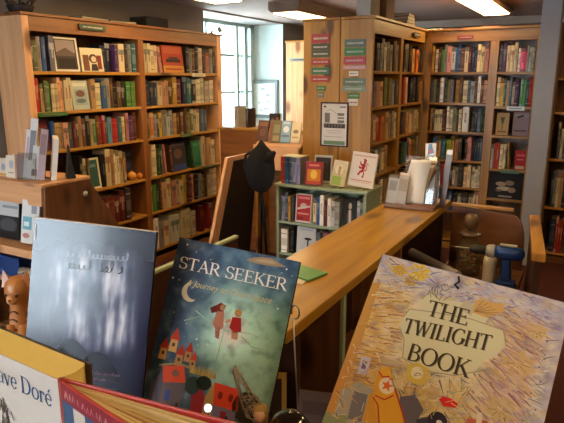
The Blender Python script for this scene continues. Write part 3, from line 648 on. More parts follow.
slanted([(rect(.05, .04, .95, .3), 'a02838'), (rect(.1, .33, .9, .85), 'd07818'), (ell(.5, .55, .2, .2), 'e8b840'), (rect(.05, .87, .95, .97), 'c04834'), (rect(.2, .12, .8, .2), 'd87c60')], '8c2430', .13, .17, .03,
        'small red and yellow face-out book on the green unit', (-1.765, 3.63, .899), .12, .16)
t = slanted([(rect(.08, .08, .92, .92), '2a2422'), (rect(.2, .3, .5, .9), '4a3a34'), (rect(.55, .2, .8, .9), '3a3436')], 'b8b0a4', .14, .205, .016,
        'dark picture in a pale frame leaning behind the red and yellow book', (-1.745, 3.745, .898), .1, .12, 'framed_picture', 'picture', page=False)
slanted([(rect(.0, .0, 1, .35), 'cfc0a0'), (rect(.05, .62, .7, .97), '93a84c'), (ell(.45, .35, .28, .2), 'dcd0b0'), ([(.4, .2), (.6, .25), (.55, .6), (.4, .55)], 'b4946c')], 'c4b48c', .115, .185, .045,
        'thick cream and green face-out book beside the red lion book', (-1.58, 3.64, .905), -.05, .22, rl=.08)
t = slanted([(rect(.06, .08, .94, .13), 'c8a8a0'), (rect(.08, .80, .92, .83), 'c87c74'), (rect(.12, .86, .88, .875), 'c89c94')], 'ddd0c4', .19, .245, .02,
        'white face-out book with a red rampant lion', (-1.415, 3.665, .909), -.02, .20, rl=.07)
# heraldic lion, drawn as overlapping brush shapes
li = MB(); W, H = .19, .245; red = C('b01c2c')
def lp(pts, z=.0018): li.sheet([((.5+.40*(x-.5))*W-W/2*1, (.16+.58*y)*H-H) for x, y in pts], red, z)
lp([(.42, .28), (.62, .22), (.72, .36), (.66, .52), (.52, .66), (.40, .74), (.32, .66), (.42, .52), (.38, .40)])
lp(ell(.60, .17, .13, .10)); lp([(.50, .12), (.42, .02), (.55, .06), (.62, .0), (.70, .08), (.78, .10), (.72, .18), (.80, .24), (.68, .28), (.52, .26)])
lp([(.44, .34), (.28, .28), (.18, .16), (.10, .22), (.20, .36), (.40, .44)]); lp([(.42, .46), (.24, .46), (.10, .40), (.06, .50), (.20, .56), (.40, .54)])
lp([(.36, .62), (.20, .66), (.12, .78), (.02, .78), (.06, .88), (.20, .88), (.30, .76), (.42, .72)]); lp([(.46, .66), (.58, .74), (.56, .88), (.48, .96), (.60, 1.0), (.68, .92), (.68, .74), (.58, .62)])
for st in strokes([(.60, .60), (.78, .62), (.88, .50), (.80, .38), (.90, .26), (.98, .34)], .06, .04): lp(st)
li.build('lion_emblem', 'matt_print', t)['label'] = 'red rampant lion'
for v in t.children[-1].data.vertices: pass
for x, y, rz, lab in ((-1.765, 3.63, .12, 'wire easel under the red and yellow book'), (-1.572, 3.64, -.05, 'wire easel under the cream and green book'), (-1.405, 3.665, -.02, 'wire easel under the red lion book')):
    wire_easel(lab, (x, y, .892), (0, 0, rz))

# ================================================================== POINT OF SALE COUNTER
t = thing('counter', 'long honey-coloured wooden shop counter running towards the bookcases', 'counter', (-.805, 2.15, 0))
b = MB(); b.box(-.155, .150, -.95, .95, .963, 1.0); b.build('worktop', 'counter_y', t, .004)
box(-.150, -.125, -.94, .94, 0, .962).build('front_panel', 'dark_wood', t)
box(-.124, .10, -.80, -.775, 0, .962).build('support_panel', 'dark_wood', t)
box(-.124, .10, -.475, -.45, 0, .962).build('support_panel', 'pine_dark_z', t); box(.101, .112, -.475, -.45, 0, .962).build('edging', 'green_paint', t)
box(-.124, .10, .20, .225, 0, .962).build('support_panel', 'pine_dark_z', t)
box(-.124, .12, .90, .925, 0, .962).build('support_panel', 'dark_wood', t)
box(-.124, .10, -.45, .20, .45, .47).build('shelf', 'pine_dark_y', t)
def card(name, label, cat, w_, h_, th, col, shapes, m_, group=None, mat='printed'):
    t = thing(name, label, cat, matrix=m_, group=group); box(-w_/2, w_/2, 0, th, 0, h_, C(col)).build('board', mat, t)
    if shapes:
        a = MB(); cover_sheet(a, w_, h_, shapes)
        for i, v in enumerate(a.v): a.v[i] = Vector((v.x-w_/2, v.y, v.z+h_))
        a.build('print', mat, t)
    return t
def MX(loc, rz=0, tilt=0, roll_=0): return Matrix.Translation(loc) @ Matrix.Rotation(rz, 4, 'Z') @ Matrix.Rotation(-tilt, 4, 'X') @ Matrix.Rotation(roll_, 4, 'Y')
# green booklet and white paper lying on the counter
b = MB(); b.box(-.075, .075, -.05, .05, 0, .006, C('4f8a4c')); single('booklet', b, 'printed', 'green booklet lying on the counter behind the star picture book', 'booklet', (-.832, 1.625, 1.003), (0, 0, -.25), None)
b = MB(); b.box(-.07, .07, -.05, .05, 0, .002, C('d4ccb8')); single('paper', b, 'printed', 'sheet of cream paper on the counter under the green booklet', 'paper', (-.855, 1.575, 1.0005), (0, 0, .1), None)
# under the counter
card('framed_picture', 'dark panel with a yellow frame leaning under the counter', 'picture', .2, .30, .012, 'a07a2c', [(rect(.07, .05, .93, .95), '2c1c14')], MX((-.80, 1.25, .50), .45, .1))
card('folder', 'grey-brown card folder leaning under the counter', 'folder', .14, .34, .01, '6f5a50', [(rect(.08, .08, .9, .2), '5c4840')], MX((-.60, 1.30, .42), .3, .12))
t = thing('bag', 'black bag slumped in the dark space under the counter', 'bag', (-.42, 1.86, 0))
MB().lathe([(0, .0), (.15, .0), (.19, .12), (.18, .35), (.13, .55), (.06, .64), (0, .66)], 18).build('body', 'black_cloth', t)
MB().tube([(-.06, 0, .60), (-.07, 0, .74), (0, 0, .80), (.07, 0, .74), (.06, 0, .60)], .01, 8).build('handle', 'black_cloth', t)
# leaflet and paper-bag stand at the far end of the counter
t = thing('leaflet_stand', 'clear leaflet stand on a wooden base at the far end of the counter', 'stand', (-.79, 2.82, 1.001), (0, 0, .04))
box(-.135, .12, -.075, .09, 0, .022).build('base', 'pine_dark_x', t, .003)
b = MB(); b.prism([(-.07, .023), (-.066, .023), (-.03, .17), (-.034, .17)], -.125, -.02, 'x'); b.prism([(.0, .023), (.004, .023), (.05, .26), (.046, .26)], -.06, .10, 'x')
b.prism([(-.07, .023), (.05, .023), (.07, .22), (.03, .24), (-.03, .15)], .110, .113, 'x'); b.prism([(-.07, .023), (.02, .023), (.0, .16), (-.04, .15)], -.128, -.125, 'x')
b.build('holder', 'acrylic', t)
def curved_sheets(label, cols, x0, w_, y0, h_, bend, loc, n=6, name='paper_bags', cat='paper'):
    t = thing(name, label, cat, loc, (0, 0, .04))
    for k, c in enumerate(cols):
        b = MB(); v = []; N = 12; wk = w_*(1-.04*k); hk = h_*(1-.05*((k*3) % 4))
        for i in range(N+1):
            f = i/N; yy = y0+k*.006+bend*(math.sin(f*2.0)-f*.5) ; zz = f*hk; sx = x0+.03*f*f
            sx += (k-2)*.005+.02*f*f*k*.3
            v += [(sx, yy, zz), (sx+wk, yy-.01*f, zz), (sx, yy+.0015, zz), (sx+wk, yy-.01*f+.0015, zz)]
        fs = []
        for i in range(N):
            a = i*4; fs += [(a, a+1, a+5, a+4), (a+2, a+6, a+7, a+3), (a, a+4, a+6, a+2), (a+1, a+3, a+7, a+5)]
        fs += [(0, 2, 3, 1), (4*N, 4*N+1, 4*N+3, 4*N+2)]
        b.add(v, fs, C(c), None, True); b.build('paper_bag' if name == 'paper_bags' else 'leaflet', 'matt_print', t)
    return t
curved_sheets('curling stack of white and brown paper bags in the counter stand', ['dcd8d2', 'b09c84', 'd8d2c8', '94785c', 'd0c8bc', '7c6048'], -.055, .105, .004, .225, .035, (-.775, 2.80, 1.0235))
def leaf(label, w_, h_, th, col, loc, rz, tilt, rl, shapes=(), name='leaflet', cat='leaflet', group=None):
    return card(name, label, cat, w_, h_, th, col, shapes, MX(loc, rz, tilt, rl), group)
leaf('white leaflet at the left end of the clear counter stand', .05, .13, .003, 'c8c0b8', (-.895, 2.757, 1.0245), .15, .24, .10, [(rect(.1, .1, .9, .5), '9c8c84')], group='leaflets in the counter stand')
leaf('pale pink leaflet in the middle of the clear counter stand', .05, .16, .003, 'c4b0a4', (-.845, 2.765, 1.0245), .1, .24, .08, [(rect(.1, .2, .9, .6), 'a89080')], group='leaflets in the counter stand')
leaf('narrow white bookmark sticking up in the counter stand', .018, .22, .002, 'd8d4d4', (-.855, 2.79, 1.0245), .1, .25, .22, (), 'bookmark', 'bookmark')
leaf('second white bookmark, right of the first in the counter stand', .018, .20, .002, 'd4d0d0', (-.82, 2.795, 1.0245), .1, .25, .25, (), 'bookmark', 'bookmark')
leaf('tall card with a red and blue picture rising behind the paper bags', .055, .305, .003, 'd0c8c4', (-.72, 2.875, 1.0245), 0, .05, -.05, [([(.3, .02), (.6, .0), (.8, .16), (.2, .2)], '4c6c9c'), (ell(.5, .14, .16, .03), 'b04838'), (rect(.1, .2, .9, .3), '8c98b0')], 'postcard', 'card')
leaf('thin white-topped card at the right of the counter stand', .03, .30, .003, '5c4438', (-.655, 2.872, 1.0015), 0, .08, .06, [(rect(0, 0, 1, .08), 'dcd8d4')], 'postcard', 'card')
single('eraser', box(-.03, .03, -.012, .012, 0, .014, C('d8ccb0')), 'printed', 'small cream block on the counter, left of the leaflet stand', 'block', (-.93, 2.96, 1.001), (0, 0, .4), None, .002)

# ================================================================== CASH DESK behind the counter
t = thing('desk', 'brown wooden desk with a tall rounded back panel beside the counter', 'desk', (-.42, 2.70, 0))
RP = [(-.20, 0), (.165, 0), (.165, .84)]
for k in range(9): an = k*PI/16; RP.append((.165-.07+.07*math.cos(an)*1.0, .84+.14*math.sin(an)))
RP += [(-.20, 1.0)]
MB().prism(RP, .262, .285, 'y').build('back_panel', 'pine_dark_x', t, .003)
box(-.205, .10, .255, .292, 1.001, 1.012).build('edging', 'pine_x', t)
box(-.20, .18, -.55, .255, .672, .70).build('worktop', 'pine_dark_x', t, .003)
MB().prism([(.175, .285), (.222, .285), (.305, -.40), (.255, -.40)], .955, .99, 'z').build('arm_rail', 'pine_y', t, .004)
MB().prism([(.185, .28), (.212, .28), (.29, -.39), (.265, -.39)], 0, .954, 'z').build('side_panel', 'dark_wood', t)
box(-.20, -.18, -.54, .25, 0, .671).build('side_panel', 'dark_wood', t)
# roll of grey paper on the desk
t = thing('paper_roll', 'grey roll of paper lying by the jar, half under the counter', 'paper', (-.655, 2.765, .727), (0, 0, -.72))
b = MB(); prof = [(math.cos(2*PI*k/18)*.026*(1+.0), math.sin(2*PI*k/18)*.026) for k in range(18)]
MB().prism([(y, z) for y, z in prof], -.20, .20, 'x', C('9a9296')).build('outer_sheet', 'matt_print', t)
MB().prism([(y*.6, z*.6) for y, z in prof], .2005, .202, 'x', C('c8c4c0')).build('rolled_end', 'matt_print', t)
# glass jar with sweets
t = thing('jar', 'tall glass jar of wrapped sweets with a lid on the desk', 'jar', (-.485, 2.775, .701))
G = MB(); G.lathe([(0, 0), (.052, 0), (.058, .01), (.058, .12), (.05, .16), (.036, .185), (.036, .20), (.033, .20), (.033, .185), (.046, .158), (.054, .12), (.054, .012), (.05, .005), (0, .005)], 24); G.build('glass', 'jar_glass', t)
b = MB(); b.lathe([(0, .2005), (.052, .2005), (.056, .206), (.05, .214), (.03, .222), (.012, .226), (0, .227)], 22, C('4c3a2c')); b.build('lid', 'glossy_print', t)
b = MB(); b.lathe([(0, .2275), (.012, .229), (.03, .240), (.038, .262), (.036, .285), (.024, .305), (0, .312)], 18, C('5a4226')); b.build('knob', 'glossy_print', t)
rs = random.Random(4)
sw = MB()
for k in range(60):
    rr = .040*math.sqrt(rs.random()); an = rs.uniform(0, 2*PI); z = .02+rs.random()*.095; c = C(rs.choice(['a03c2c', 'c4a03c', 'b8b0a0', '6c7c48', '8c4c3c', 'd0c4a8', 'b07040']))
    sw.lathe([(0, -.009), (.008, -.004), (.009, .003), (0, .009)], 6, c, Matrix.Translation((rr*math.cos(an), rr*math.sin(an), z)) @ Euler((rs.random()*3, rs.random()*3, 0)).to_matrix().to_4x4())
o = sw.build('sweets', 'glossy_print', t); o['kind'] = 'stuff'; o['label'] = 'coloured wrapped sweets'
# white bottle
t = thing('bottle', 'small translucent white plastic bottle on the desk beside the drill', 'bottle', (-.372, 2.70, .701))
MB().lathe([(0, 0), (.028, 0), (.031, .006), (.031, .105), (.027, .125), (.014, .135), (.014, .142), (0, .142)], 20).build('body', 'white_plastic', t)
MB().lathe([(0, .1425), (.017, .1425), (.017, .160), (.012, .168), (0, .169)], 16).build('cap', 'white_plastic', t)
# pencil in front
single('pencil', MB().tube([(-.05, 0, .004), (.04, 0, .004), (.052, 0, .004)], [.0038, .0038, .0008], 6, C('c4a468')), 'printed', 'short pencil lying in front of the glass jar', 'pencil', (-.44, 2.60, .7015), (0, 0, -.15))
# cordless drill, chuck pointing left
t = thing('cordless_drill', 'blue and black cordless drill standing on its battery, bit pointing left', 'drill', (-.290, 2.62, .701), (0, 0, .05))
b = MB(); b.box(-.045, .05, -.034, .034, 0, .030); b.build('battery', 'black_rubber', t, .006)
b = MB(); b.box(-.040, .045, -.030, .030, .031, .050); b.build('battery_clip', 'blue_plastic', t, .005)
b = MB(); b.prism([(-.018, .051), (.026, .051), (.016, .15), (-.022, .15)], -.017, .017, 'y'); b.build('handle', 'blue_plastic', t, .008)
b = MB(); b.prism([(-.0225, .07), (-.0185, .07), (-.022, .145), (-.029, .145)], -.014, .014, 'y'); b.build('grip', 'black_rubber', t, .002)
TY = Matrix.Translation((0, 0, .180)) @ Matrix.Rotation(PI/2, 4, 'Y') @ Matrix.Rotation(0, 4, 'Z')
b = MB(); b.lathe([(0, -.055), (.026, -.053), (.031, -.035), (.031, .02), (.028, .06), (.014, .072), (0, .074)], 20, M_=TY); b.build('motor_housing', 'blue_plastic', t)
b = MB(); b.lathe([(0, -.092), (.022, -.092), (.028, -.085), (.0315, -.058), (.0265, -.0535), (0, -.0535)], 20, M_=TY); b.build('torque_collar', 'grey_plastic', t)
b = MB(); b.box(-.035, .04, -.015, .015, .2115, .219); b.build('top_plate', 'grey_plastic', t, .003)
b = MB(); b.lathe([(0, -.165), (.010, -.165), (.017, -.155), (.021, -.135), (.021, -.094), (0, -.0925)], 18, M_=TY); b.build('chuck', 'black_rubber', t)
b = MB(); b.tube([(-.166, 0, .180), (-.26, 0, .180)], [.0035, .0028], 8); b.build('bit', 'steel', t)
b = MB(); b.box(-.034, -.024, -.008, .008, .115, .14); b.build('trigger', 'black_rubber', t, .002)

# ================================================================== LEFT DISPLAY RACK in front of the wall bookcase
t = thing('display_rack', 'pine leaflet rack with a sloping brown side, in front of the wall bookcase', 'rack', (-3.05, 2.10, 0))
SP = [(-.02, 0), (.80, 0), (.80, .32), (.33, 1.045), (0, 1.045), (-.008, .87), (-.04, .42)]
MB().prism(SP, .284, .31, 'x').build('side_panel', 'pine_dark_z', t, .003)
MB().prism(SP, -.31, -.284, 'x').build('side_panel', 'pine_dark_z', t, .003)
box(-.32, .315, -.025, .335, 1.046, 1.066).build('top_board', 'pine_pale_x', t, .004)
MB().prism([(-.012, .93), (.006, .93), (.010, 1.045), (-.006, 1.045)], -.283, .283, 'x').build('header_board', 'pine_pale_x', t, .002)
MB().prism([(-.10, .655), (-.085, .64), (.20, .70), (.20, .715)], -.283, .283, 'x').build('shelf', 'pine_pale_x', t, .002)
MB().prism([(-.115, .64), (-.101, .64), (-.101, .69), (-.115, .69)], -.300, .300, 'x').build('lip', 'pine_pale_x', t, .002)
MB().prism([(-.03, .41), (.30, .41), (.30, .428), (-.03, .428)], -.283, .283, 'x').build('shelf', 'pine_pale_x', t, .002)
MB().prism([(-.0, .06), (.60, .06), (.60, .078), (-.0, .078)], -.283, .283, 'x').build('shelf', 'pine_dark_x', t, .002)
MB().prism([(.31, .42), (.325, .42), (.325, 1.04), (.31, 1.04)], -.283, .283, 'x').build('back_panel', 'dark_wood', t)
MB().lathe([(0, 0), (.018, 0), (.018, .002), (0, .002)], 16, C('b4b0a8'), Matrix.Translation((.3105, .29, .96)) @ Matrix.Rotation(PI/2, 4, 'Y')).build('round_sticker', 'printed', t)['label'] = 'round pale sticker'
# on the shelf of the rack
def booklet(label, w_, h_, th, col, shapes, loc, rz, tilt, rl=0, name='booklet', cat='booklet', group=None, mat='glossy_print'):
    return card(name, label, cat, w_, h_, th, col, shapes, MX(loc, rz, tilt, rl), group, mat)
booklet('dark booklet with a black and white photograph on the rack shelf', .19, .24, .02, '23252c', [(rect(.05, .04, .95, .42), 'c4cad0'), (rect(.2, .15, .9, .22), '8c98a4'), (ell(.5, .65, .4, .18), '4c5058'), (rect(.1, .8, .9, .95), '15161a')], (-3.075, 2.065, .704), .05, .15)
booklet('white booklet with a light blue picture at the right end of the rack shelf', .12, .26, .05, 'd8dde0', [(rect(.08, .38, .6, .68), '6fb0c8'), (rect(.55, .12, .85, .3), '8c98a8'), (ell(.3, .82, .2, .06), 'b07870'), (rect(.15, .5, .45, .6), 'd0e4ec')], (-2.87, 2.055, .702), .25, .15, .06)
# lower shelf
single('box', box(-.10, .10, -.06, .06, 0, .13, C('1d3f7c')), 'printed', 'blue box on the lower shelf of the leaflet rack', 'box', (-3.19, 2.17, .429), (0, 0, .1), None, .003)
t = thing('gift_wrap_roll', 'cream patterned roll of paper on the lower shelf of the leaflet rack', 'paper roll', (-3.0, 2.14, .465), (0, 0, .1))
b = MB(); b.tube([(-.08, 0, 0), (.10, 0, 0)], .035, 16, C('a89c88')); b.build('outer_sheet', 'printed', t)
b = MB(); 
for k in range(8): b.box(-.07+.02*k, -.062+.02*k, -.0365, -.033, -.012+.008*(k % 3), .002+.008*(k % 3), C('5c5048'))
b.build('pattern_marks', 'printed', t)
single('box', box(-.12, .12, -.12, .12, 0, .26, C('571820')), 'printed', 'dark red box at the bottom of the leaflet rack', 'box', (-3.15, 2.32, .079), (0, 0, .05), None, .004)
# on top of the rack
TZ = 1.067
t = thing('leaflet_holder', 'clear acrylic holder full of leaflets on the corner of the leaflet rack', 'holder', (-2.955, 2.19, TZ), (0, 0, .12))
b = MB(); b.box(-.07, .07, -.05, .06, 0, .004); b.prism([(-.05, .005), (-.046, .005), (-.02, .16), (-.024, .16)], -.07, .07, 'x'); b.prism([(.03, .005), (.034, .005), (.065, .30), (.061, .30)], -.07, .07, 'x')
b.box(-.07, -.067, -.045, .03, .005, .13); b.box(.067, .07, -.045, .03, .005, .13); b.build('tray', 'acrylic', t)
for k, (x, w_, h_, c, lab, sh) in enumerate(((-3.0, .055, .29, 'd9d2da', 'white and pink leaflet at the left of the clear holder', [(rect(.2, .15, .8, .6), 'b8a0b4')]),
        (-2.96, .055, .36, 'd6dade', 'tallest white leaflet in the clear holder, over a grey picture', [(rect(.1, .2, .9, .7), '7c8088')]),
        (-2.855, .055, .30, 'b09ca4', 'mauve leaflet at the right of the clear holder', [(rect(.1, .1, .9, .5), '8c7880')]),
        (-2.905, .05, .20, 'c8ccd0', 'short pale leaflet in front in the clear holder', [(rect(.1, .7, .9, .9), '3c3c40')]))):
    card('leaflet', lab, 'leaflet', w_, h_, .004, c, sh, MX((x, 2.178-.006*k if k < 3 else 2.158, TZ+.005), .12, .18, .06), 'leaflets in the clear holder', 'glossy_print')
t = card('booklet', 'upright white booklet seen edge-on, leaning on its black stand', 'booklet', .13, .25, .03, 'e0e0e0', [(rect(.1, .1, .9, .9), 'c4c8d0')], MX((-2.865, 2.245, TZ+.004), -.62, .14, .1), None, 'glossy_print')
t = thing('display_stand', 'black stand behind the upright white booklet on the leaflet rack', 'stand', (-2.805, 2.31, TZ), (0, 0, -.62))
MB().prism([(0, 0), (.055, 0), (.038, .10), (.030, .20), (.026, .20)], -.05, .05, 'x').build('wedge', 'black_rubber', t, .002)
booklet('white greeting card standing on the rack top, right of a smaller pack', .09, .135, .02, 'ddd5c8', [(ell(.5, .4, .2, .2), 'a8b4c8'), (rect(.2, .75, .8, .8), '9c9490')], (-3.10, 2.15, TZ), .1, .10, 0, 'greeting_card', 'card', 'greeting cards on the rack')
booklet('cream-sided pink card pack standing beside the leaflet holder', .03, .15, .06, 'b48478', [(rect(0, 0, .4, 1), 'dcd0b4')], (-3.045, 2.14, TZ), .1, .08, 0, 'greeting_card', 'card', 'greeting cards on the rack')
booklet('wide pale card with a faint blue sketch at the left of the rack top', .12, .11, .015, 'd6d0c8', [(ell(.6, .5, .16, .2), '9ca4c0'), (rect(.05, .85, .95, .97), 'c89c3c')], (-3.22, 2.17, TZ), .05, .12, 0, 'greeting_card', 'card', 'greeting cards on the rack')

# orange baubles on the fourth shelf of the wall bookcase
for (y, x, r_, c), lab in (((3.508, -3.43, .038, 'd8983c'), 'larger golden orange bauble on the fourth shelf, wall bookcase, left bay'), ((3.588, -3.42, .027, 'c87830'), 'smaller orange bauble at the shelf end beside the divider, wall bookcase')):
    t = thing('bauble', lab, 'ornament', (x, y, .811), group='orange baubles on the wall bookcase')
    MB().lathe([(0, 0)]+[(r_*math.cos(a), r_+r_*math.sin(a)) for a in [(-.5+k/12)*PI for k in range(1, 12)]]+[(0, 2*r_)], 18, C(c)).build('ball', 'laminated', t)
    MB().lathe([(0, 2*r_), (r_*.2, 2*r_), (r_*.2, 2*r_+.008), (0, 2*r_+.009)], 10, C('b09040')).build('cap', 'laminated', t)

# ================================================================== BACK DISPLAY between wall bookcase and sign panel
t = thing('display_unit', 'brown pine display unit below the window, with a yellow ledge of face-out books', 'shelf', (-2.72, 4.50, 0))
box(-.50, .47, .02, .36, 0, 1.175).build('body', 'pine_red_x', t, .003)
box(-.52, .49, .0, .38, 1.176, 1.20).build('top_board', 'pine_x', t, .004)
MB().prism([(-.20, 1.06), (-.185, 1.045), (.019, 1.17), (.019, 1.19)], .03, .49, 'x').build('sloping_ledge', 'pine_pale_x', t, .002)
MB().prism([(-.215, .86), (-.20, .86), (-.20, 1.08), (-.215, 1.08)], .03, .49, 'x').build('ledge_front', 'pine_pale_x', t, .003)
MB().prism([(-.19, .0), (.019, .0), (.019, 1.15), (-.19, 1.04)], .032, .055, 'x').build('bracket', 'pine_z', t)
MB().prism([(-.19, .0), (.019, .0), (.019, 1.15), (-.19, 1.04)], .465, .488, 'x').build('bracket', 'pine_z', t)
def up(label, w_, h_, th, col, shapes, x, y, z, rz, tilt, grp='face-out books on the yellow ledge'):
    return booklet(label, w_, h_, th, col, shapes, (x, y, z+.012), rz, tilt, 0, 'book', 'book', grp)
up('dark red-brown face-out book at the left end of the yellow ledge', .10, .19, .02, '4a231c', [(rect(.1, .1, .9, .3), '7a4434'), (ell(.5, .6, .3, .2), '6a3830')], -2.63, 4.335, 1.10, .15, .35)
up('olive and brown face-out book, second on the yellow ledge', .11, .20, .02, '5c5034', [(rect(.08, .06, .25, .95), '7a3028'), (rect(.35, .2, .9, .6), '77704c'), (rect(.35, .7, .9, .95), '8c7c50')], -2.50, 4.33, 1.095, .15, .35)
up('light blue face-out book third on the yellow ledge', .09, .20, .02, '6f9cc4', [(ell(.5, .4, .3, .15), 'c8dcec'), (rect(.1, .65, .9, .75), '3c6494'), (rect(.15, .06, .85, .16), 'a8c4dc')], -2.39, 4.33, 1.095, .15, .35)
up('cream face-out book with dark marks at the right end of the yellow ledge', .085, .18, .02, 'cfc0a0', [(ell(.5, .45, .3, .1), '6c5c48'), (rect(.15, .7, .85, .78), '9c8868')], -2.29, 4.33, 1.10, .15, .35)
rs2 = random.Random(3)
for x, w_, h_, c, lab in ((-3.05, .045, .20, 'a39c90', 'pale grey book standing on the back display unit by the window'), (-2.93, .026, .18, '34262c', 'thin dark book standing on the back display unit by the window')):
    b = book_mb(w_, h_, .14, C(c), PAGE, rs2, .9); single('book', b, 'printed', lab, 'book', (x, 4.56, 1.2005), (0, 0, 0), 'books on the back display unit')
booklet('dark picture card with faces standing behind the yellow ledge', .135, .14, .006, '2c201e', [(ell(.3, .45, .12, .16), '6a4c40'), (ell(.65, .4, .12, .16), '8c6450'), (rect(.9, 0, 1, 1), 'b09c84')], (-2.655, 4.62, 1.2005), 0, .12, 0, 'picture_card', 'card')

# dark display board with pine edge
t = thing('display_board', 'dark display board with a pine edge, in front of the wall bookcase', 'board', (-2.60, 3.95, 0))
def SB(y0t, y1t, y0b, y1b, x0, x1, zt=1.03, zb=0): return MB().prism([(y0b, zb), (y1b, zb), (y1t, zt), (y0t, zt)], x0, x1, 'x')
SB(-.20, -.10, -.60, -.50, -.03, 0.0).build('edge_frame', 'pine_pale_z', t, .003)
SB(-.0995, .28, -.4995, .10, -.028, -.008, .99).build('panel', 'dark_board', t)
MB().prism([(-.0995, .9905), (.28, .9905), (.29, 1.03), (-.0995, 1.03)], -.03, 0, 'x').build('top_frame', 'pine_pale_y', t, .003)
# black cloth over a slim metal stand
t = thing('metal_stand', 'slim dark metal stand behind the green unit, carrying the black bag', 'stand', (-2.10, 3.45, 0))
b = MB(); b.tube([(-.02, 0, 0), (.0, 0, .60), (-.03, 0, 1.15)], .008, 8); b.tube([(.07, -.02, 0), (.03, 0, .60), (-.03, 0, 1.15)], .008, 8); b.tube([(-.03, .16, 0), (-.03, .0, 1.15)], .007, 8); b.build('legs', 'black_metal', t)
t = thing('bag', 'black bag hanging on the metal stand left of the green unit', 'bag', (-2.065, 3.42, 0))
prof = [(.008, 1.232), (.04, 1.19), (.085, 1.15), (.105, 1.09), (.118, 1.03), (.115, .97), (.095, .91), (.055, .865), (.015, .85)]
b = MB(); n = 22; v = []; fs = []
for j, (r, z) in enumerate(prof):
    for k in range(n):
        an = 2*PI*k/n; q = 1+.10*math.sin(5*an+j*.6)+.05*math.sin(9*an+j)
        v.append((r*q*math.cos(an)+(.0 if z > 1.1 else -.01), r*.5*q*math.sin(an)-.02, z))
for j in range(len(prof)-1):
    for k in range(n): fs.append((j*n+k, (j+1)*n+k, (j+1)*n+(k+1) % n, j*n+(k+1) % n))
fs += [tuple(range(n)), tuple((len(prof)-1)*n+k for k in range(n))[::-1]]
b.add(v, fs, (0, 0, 0), None, True); b.build('body', 'black_cloth', t)
b = MB(); b.tube([(-.07, -.05, 1.15), (-.115, -.05, 1.12), (-.125, -.05, 1.04), (-.09, -.045, .97)], .010, 8); b.build('strap', 'black_cloth', t)
b = MB(); b.tube([(.05, -.03, 1.09), (.085, -.03, 1.13), (.112, -.02, 1.155)], [.04, .032, .012], 8); b.build('flap', 'black_cloth', t)
# pale green low partition seen between the two picture books
t = thing('low_partition', 'low dark partition with a pale green top edge behind the blue picture book', 'partition', (-1.50, 1.88, 0))
box(-.01, .01, -.34, .34, 0, .884).build('panel', 'dark_wood', t); box(-.012, .012, -.345, .345, .885, .90).build('top_edge', 'green_paint', t, .003)

# ================================================================== FOREGROUND TABLE AND PICTURE BOOKS
t = thing('table', 'brown wooden table under the big picture books, at the very front', 'table', (-.55, .50, 0))
box(-.85, .85, -.37, .355, .945, .975).build('tabletop', 'pine_dark_x', t, .004)
for sx in (-1, 1):
    for sy in (-1, 1): box(sx*.80-.025, sx*.80+.025, sy*.31-.025, sy*.31+.025, 0, .944).build('leg', 'pine_dark_z', t)
box(-.77, .77, -.33, -.31, .85, .944).build('apron', 'pine_dark_x', t); box(-.77, .77, .29, .31, .85, .944).build('apron', 'pine_dark_x', t)
TT = .9755
def pose(q):
    x, y, z, yw, tl, rl = q
    n = Vector((math.sin(yw)*math.cos(tl), -math.cos(yw)*math.cos(tl), math.sin(tl)))
    e = Vector((0, 0, 1)).cross(n).normalized(); v = n.cross(e)
    e2 = e*math.cos(rl)+v*math.sin(rl); v2 = v*math.cos(rl)-e*math.sin(rl)
    return Vector((x, y, z)), e2, v2, n
def pic_book(label, q, w_, h_, th, cov, back, pages, art):
    T, e, v, n = pose(q); m_ = Matrix((e, -n, v)).transposed().to_4x4(); m_.translation = T - v*h_
    t = thing('picture_book', label, 'book', matrix=m_)
    b = MB(); b.box(0, w_, 0, .0025, 0, h_, C(cov)); b.box(0, w_, th-.0025, th, 0, h_, C(back)); b.box(-.001, .0022, .0005, th-.0005, 0, h_, C(back))
    b.build('cover', 'laminated', t, .0006)
    box(.0025, w_-.004, .0027, th-.0027, .003, h_-.003, C(pages)).build('pages', 'matt_print', t)
    return t, m_
def put(mb, name, mat, t, h_, label=None):
    for i, v in enumerate(mb.v): mb.v[i] = Vector((v.x, v.y, v.z+h_))
    o = mb.build(name, mat, t)
    if label: o['label'] = label
    return o
def grid(mb, w_, h_, nx, ny, fn, z):
    for i in range(nx):
        for j in range(ny):
            us = (i*w_/nx, (i+1)*w_/nx); vs = (j*h_/ny, (j+1)*h_/ny)
            P = [(us[0], vs[0]), (us[1], vs[0]), (us[1], vs[1]), (us[0], vs[1])]
            mb.sheet(P, [fn(*p) for p in P][::-1], z)
def mixc(a, b, t): t = max(0, min(1, t)); return tuple(x*(1-t)+y*t for x, y in zip(a, b))
def ss(x, a, b): t = max(0, min(1, (x-a)/(b-a))); return t*t*(3-2*t)
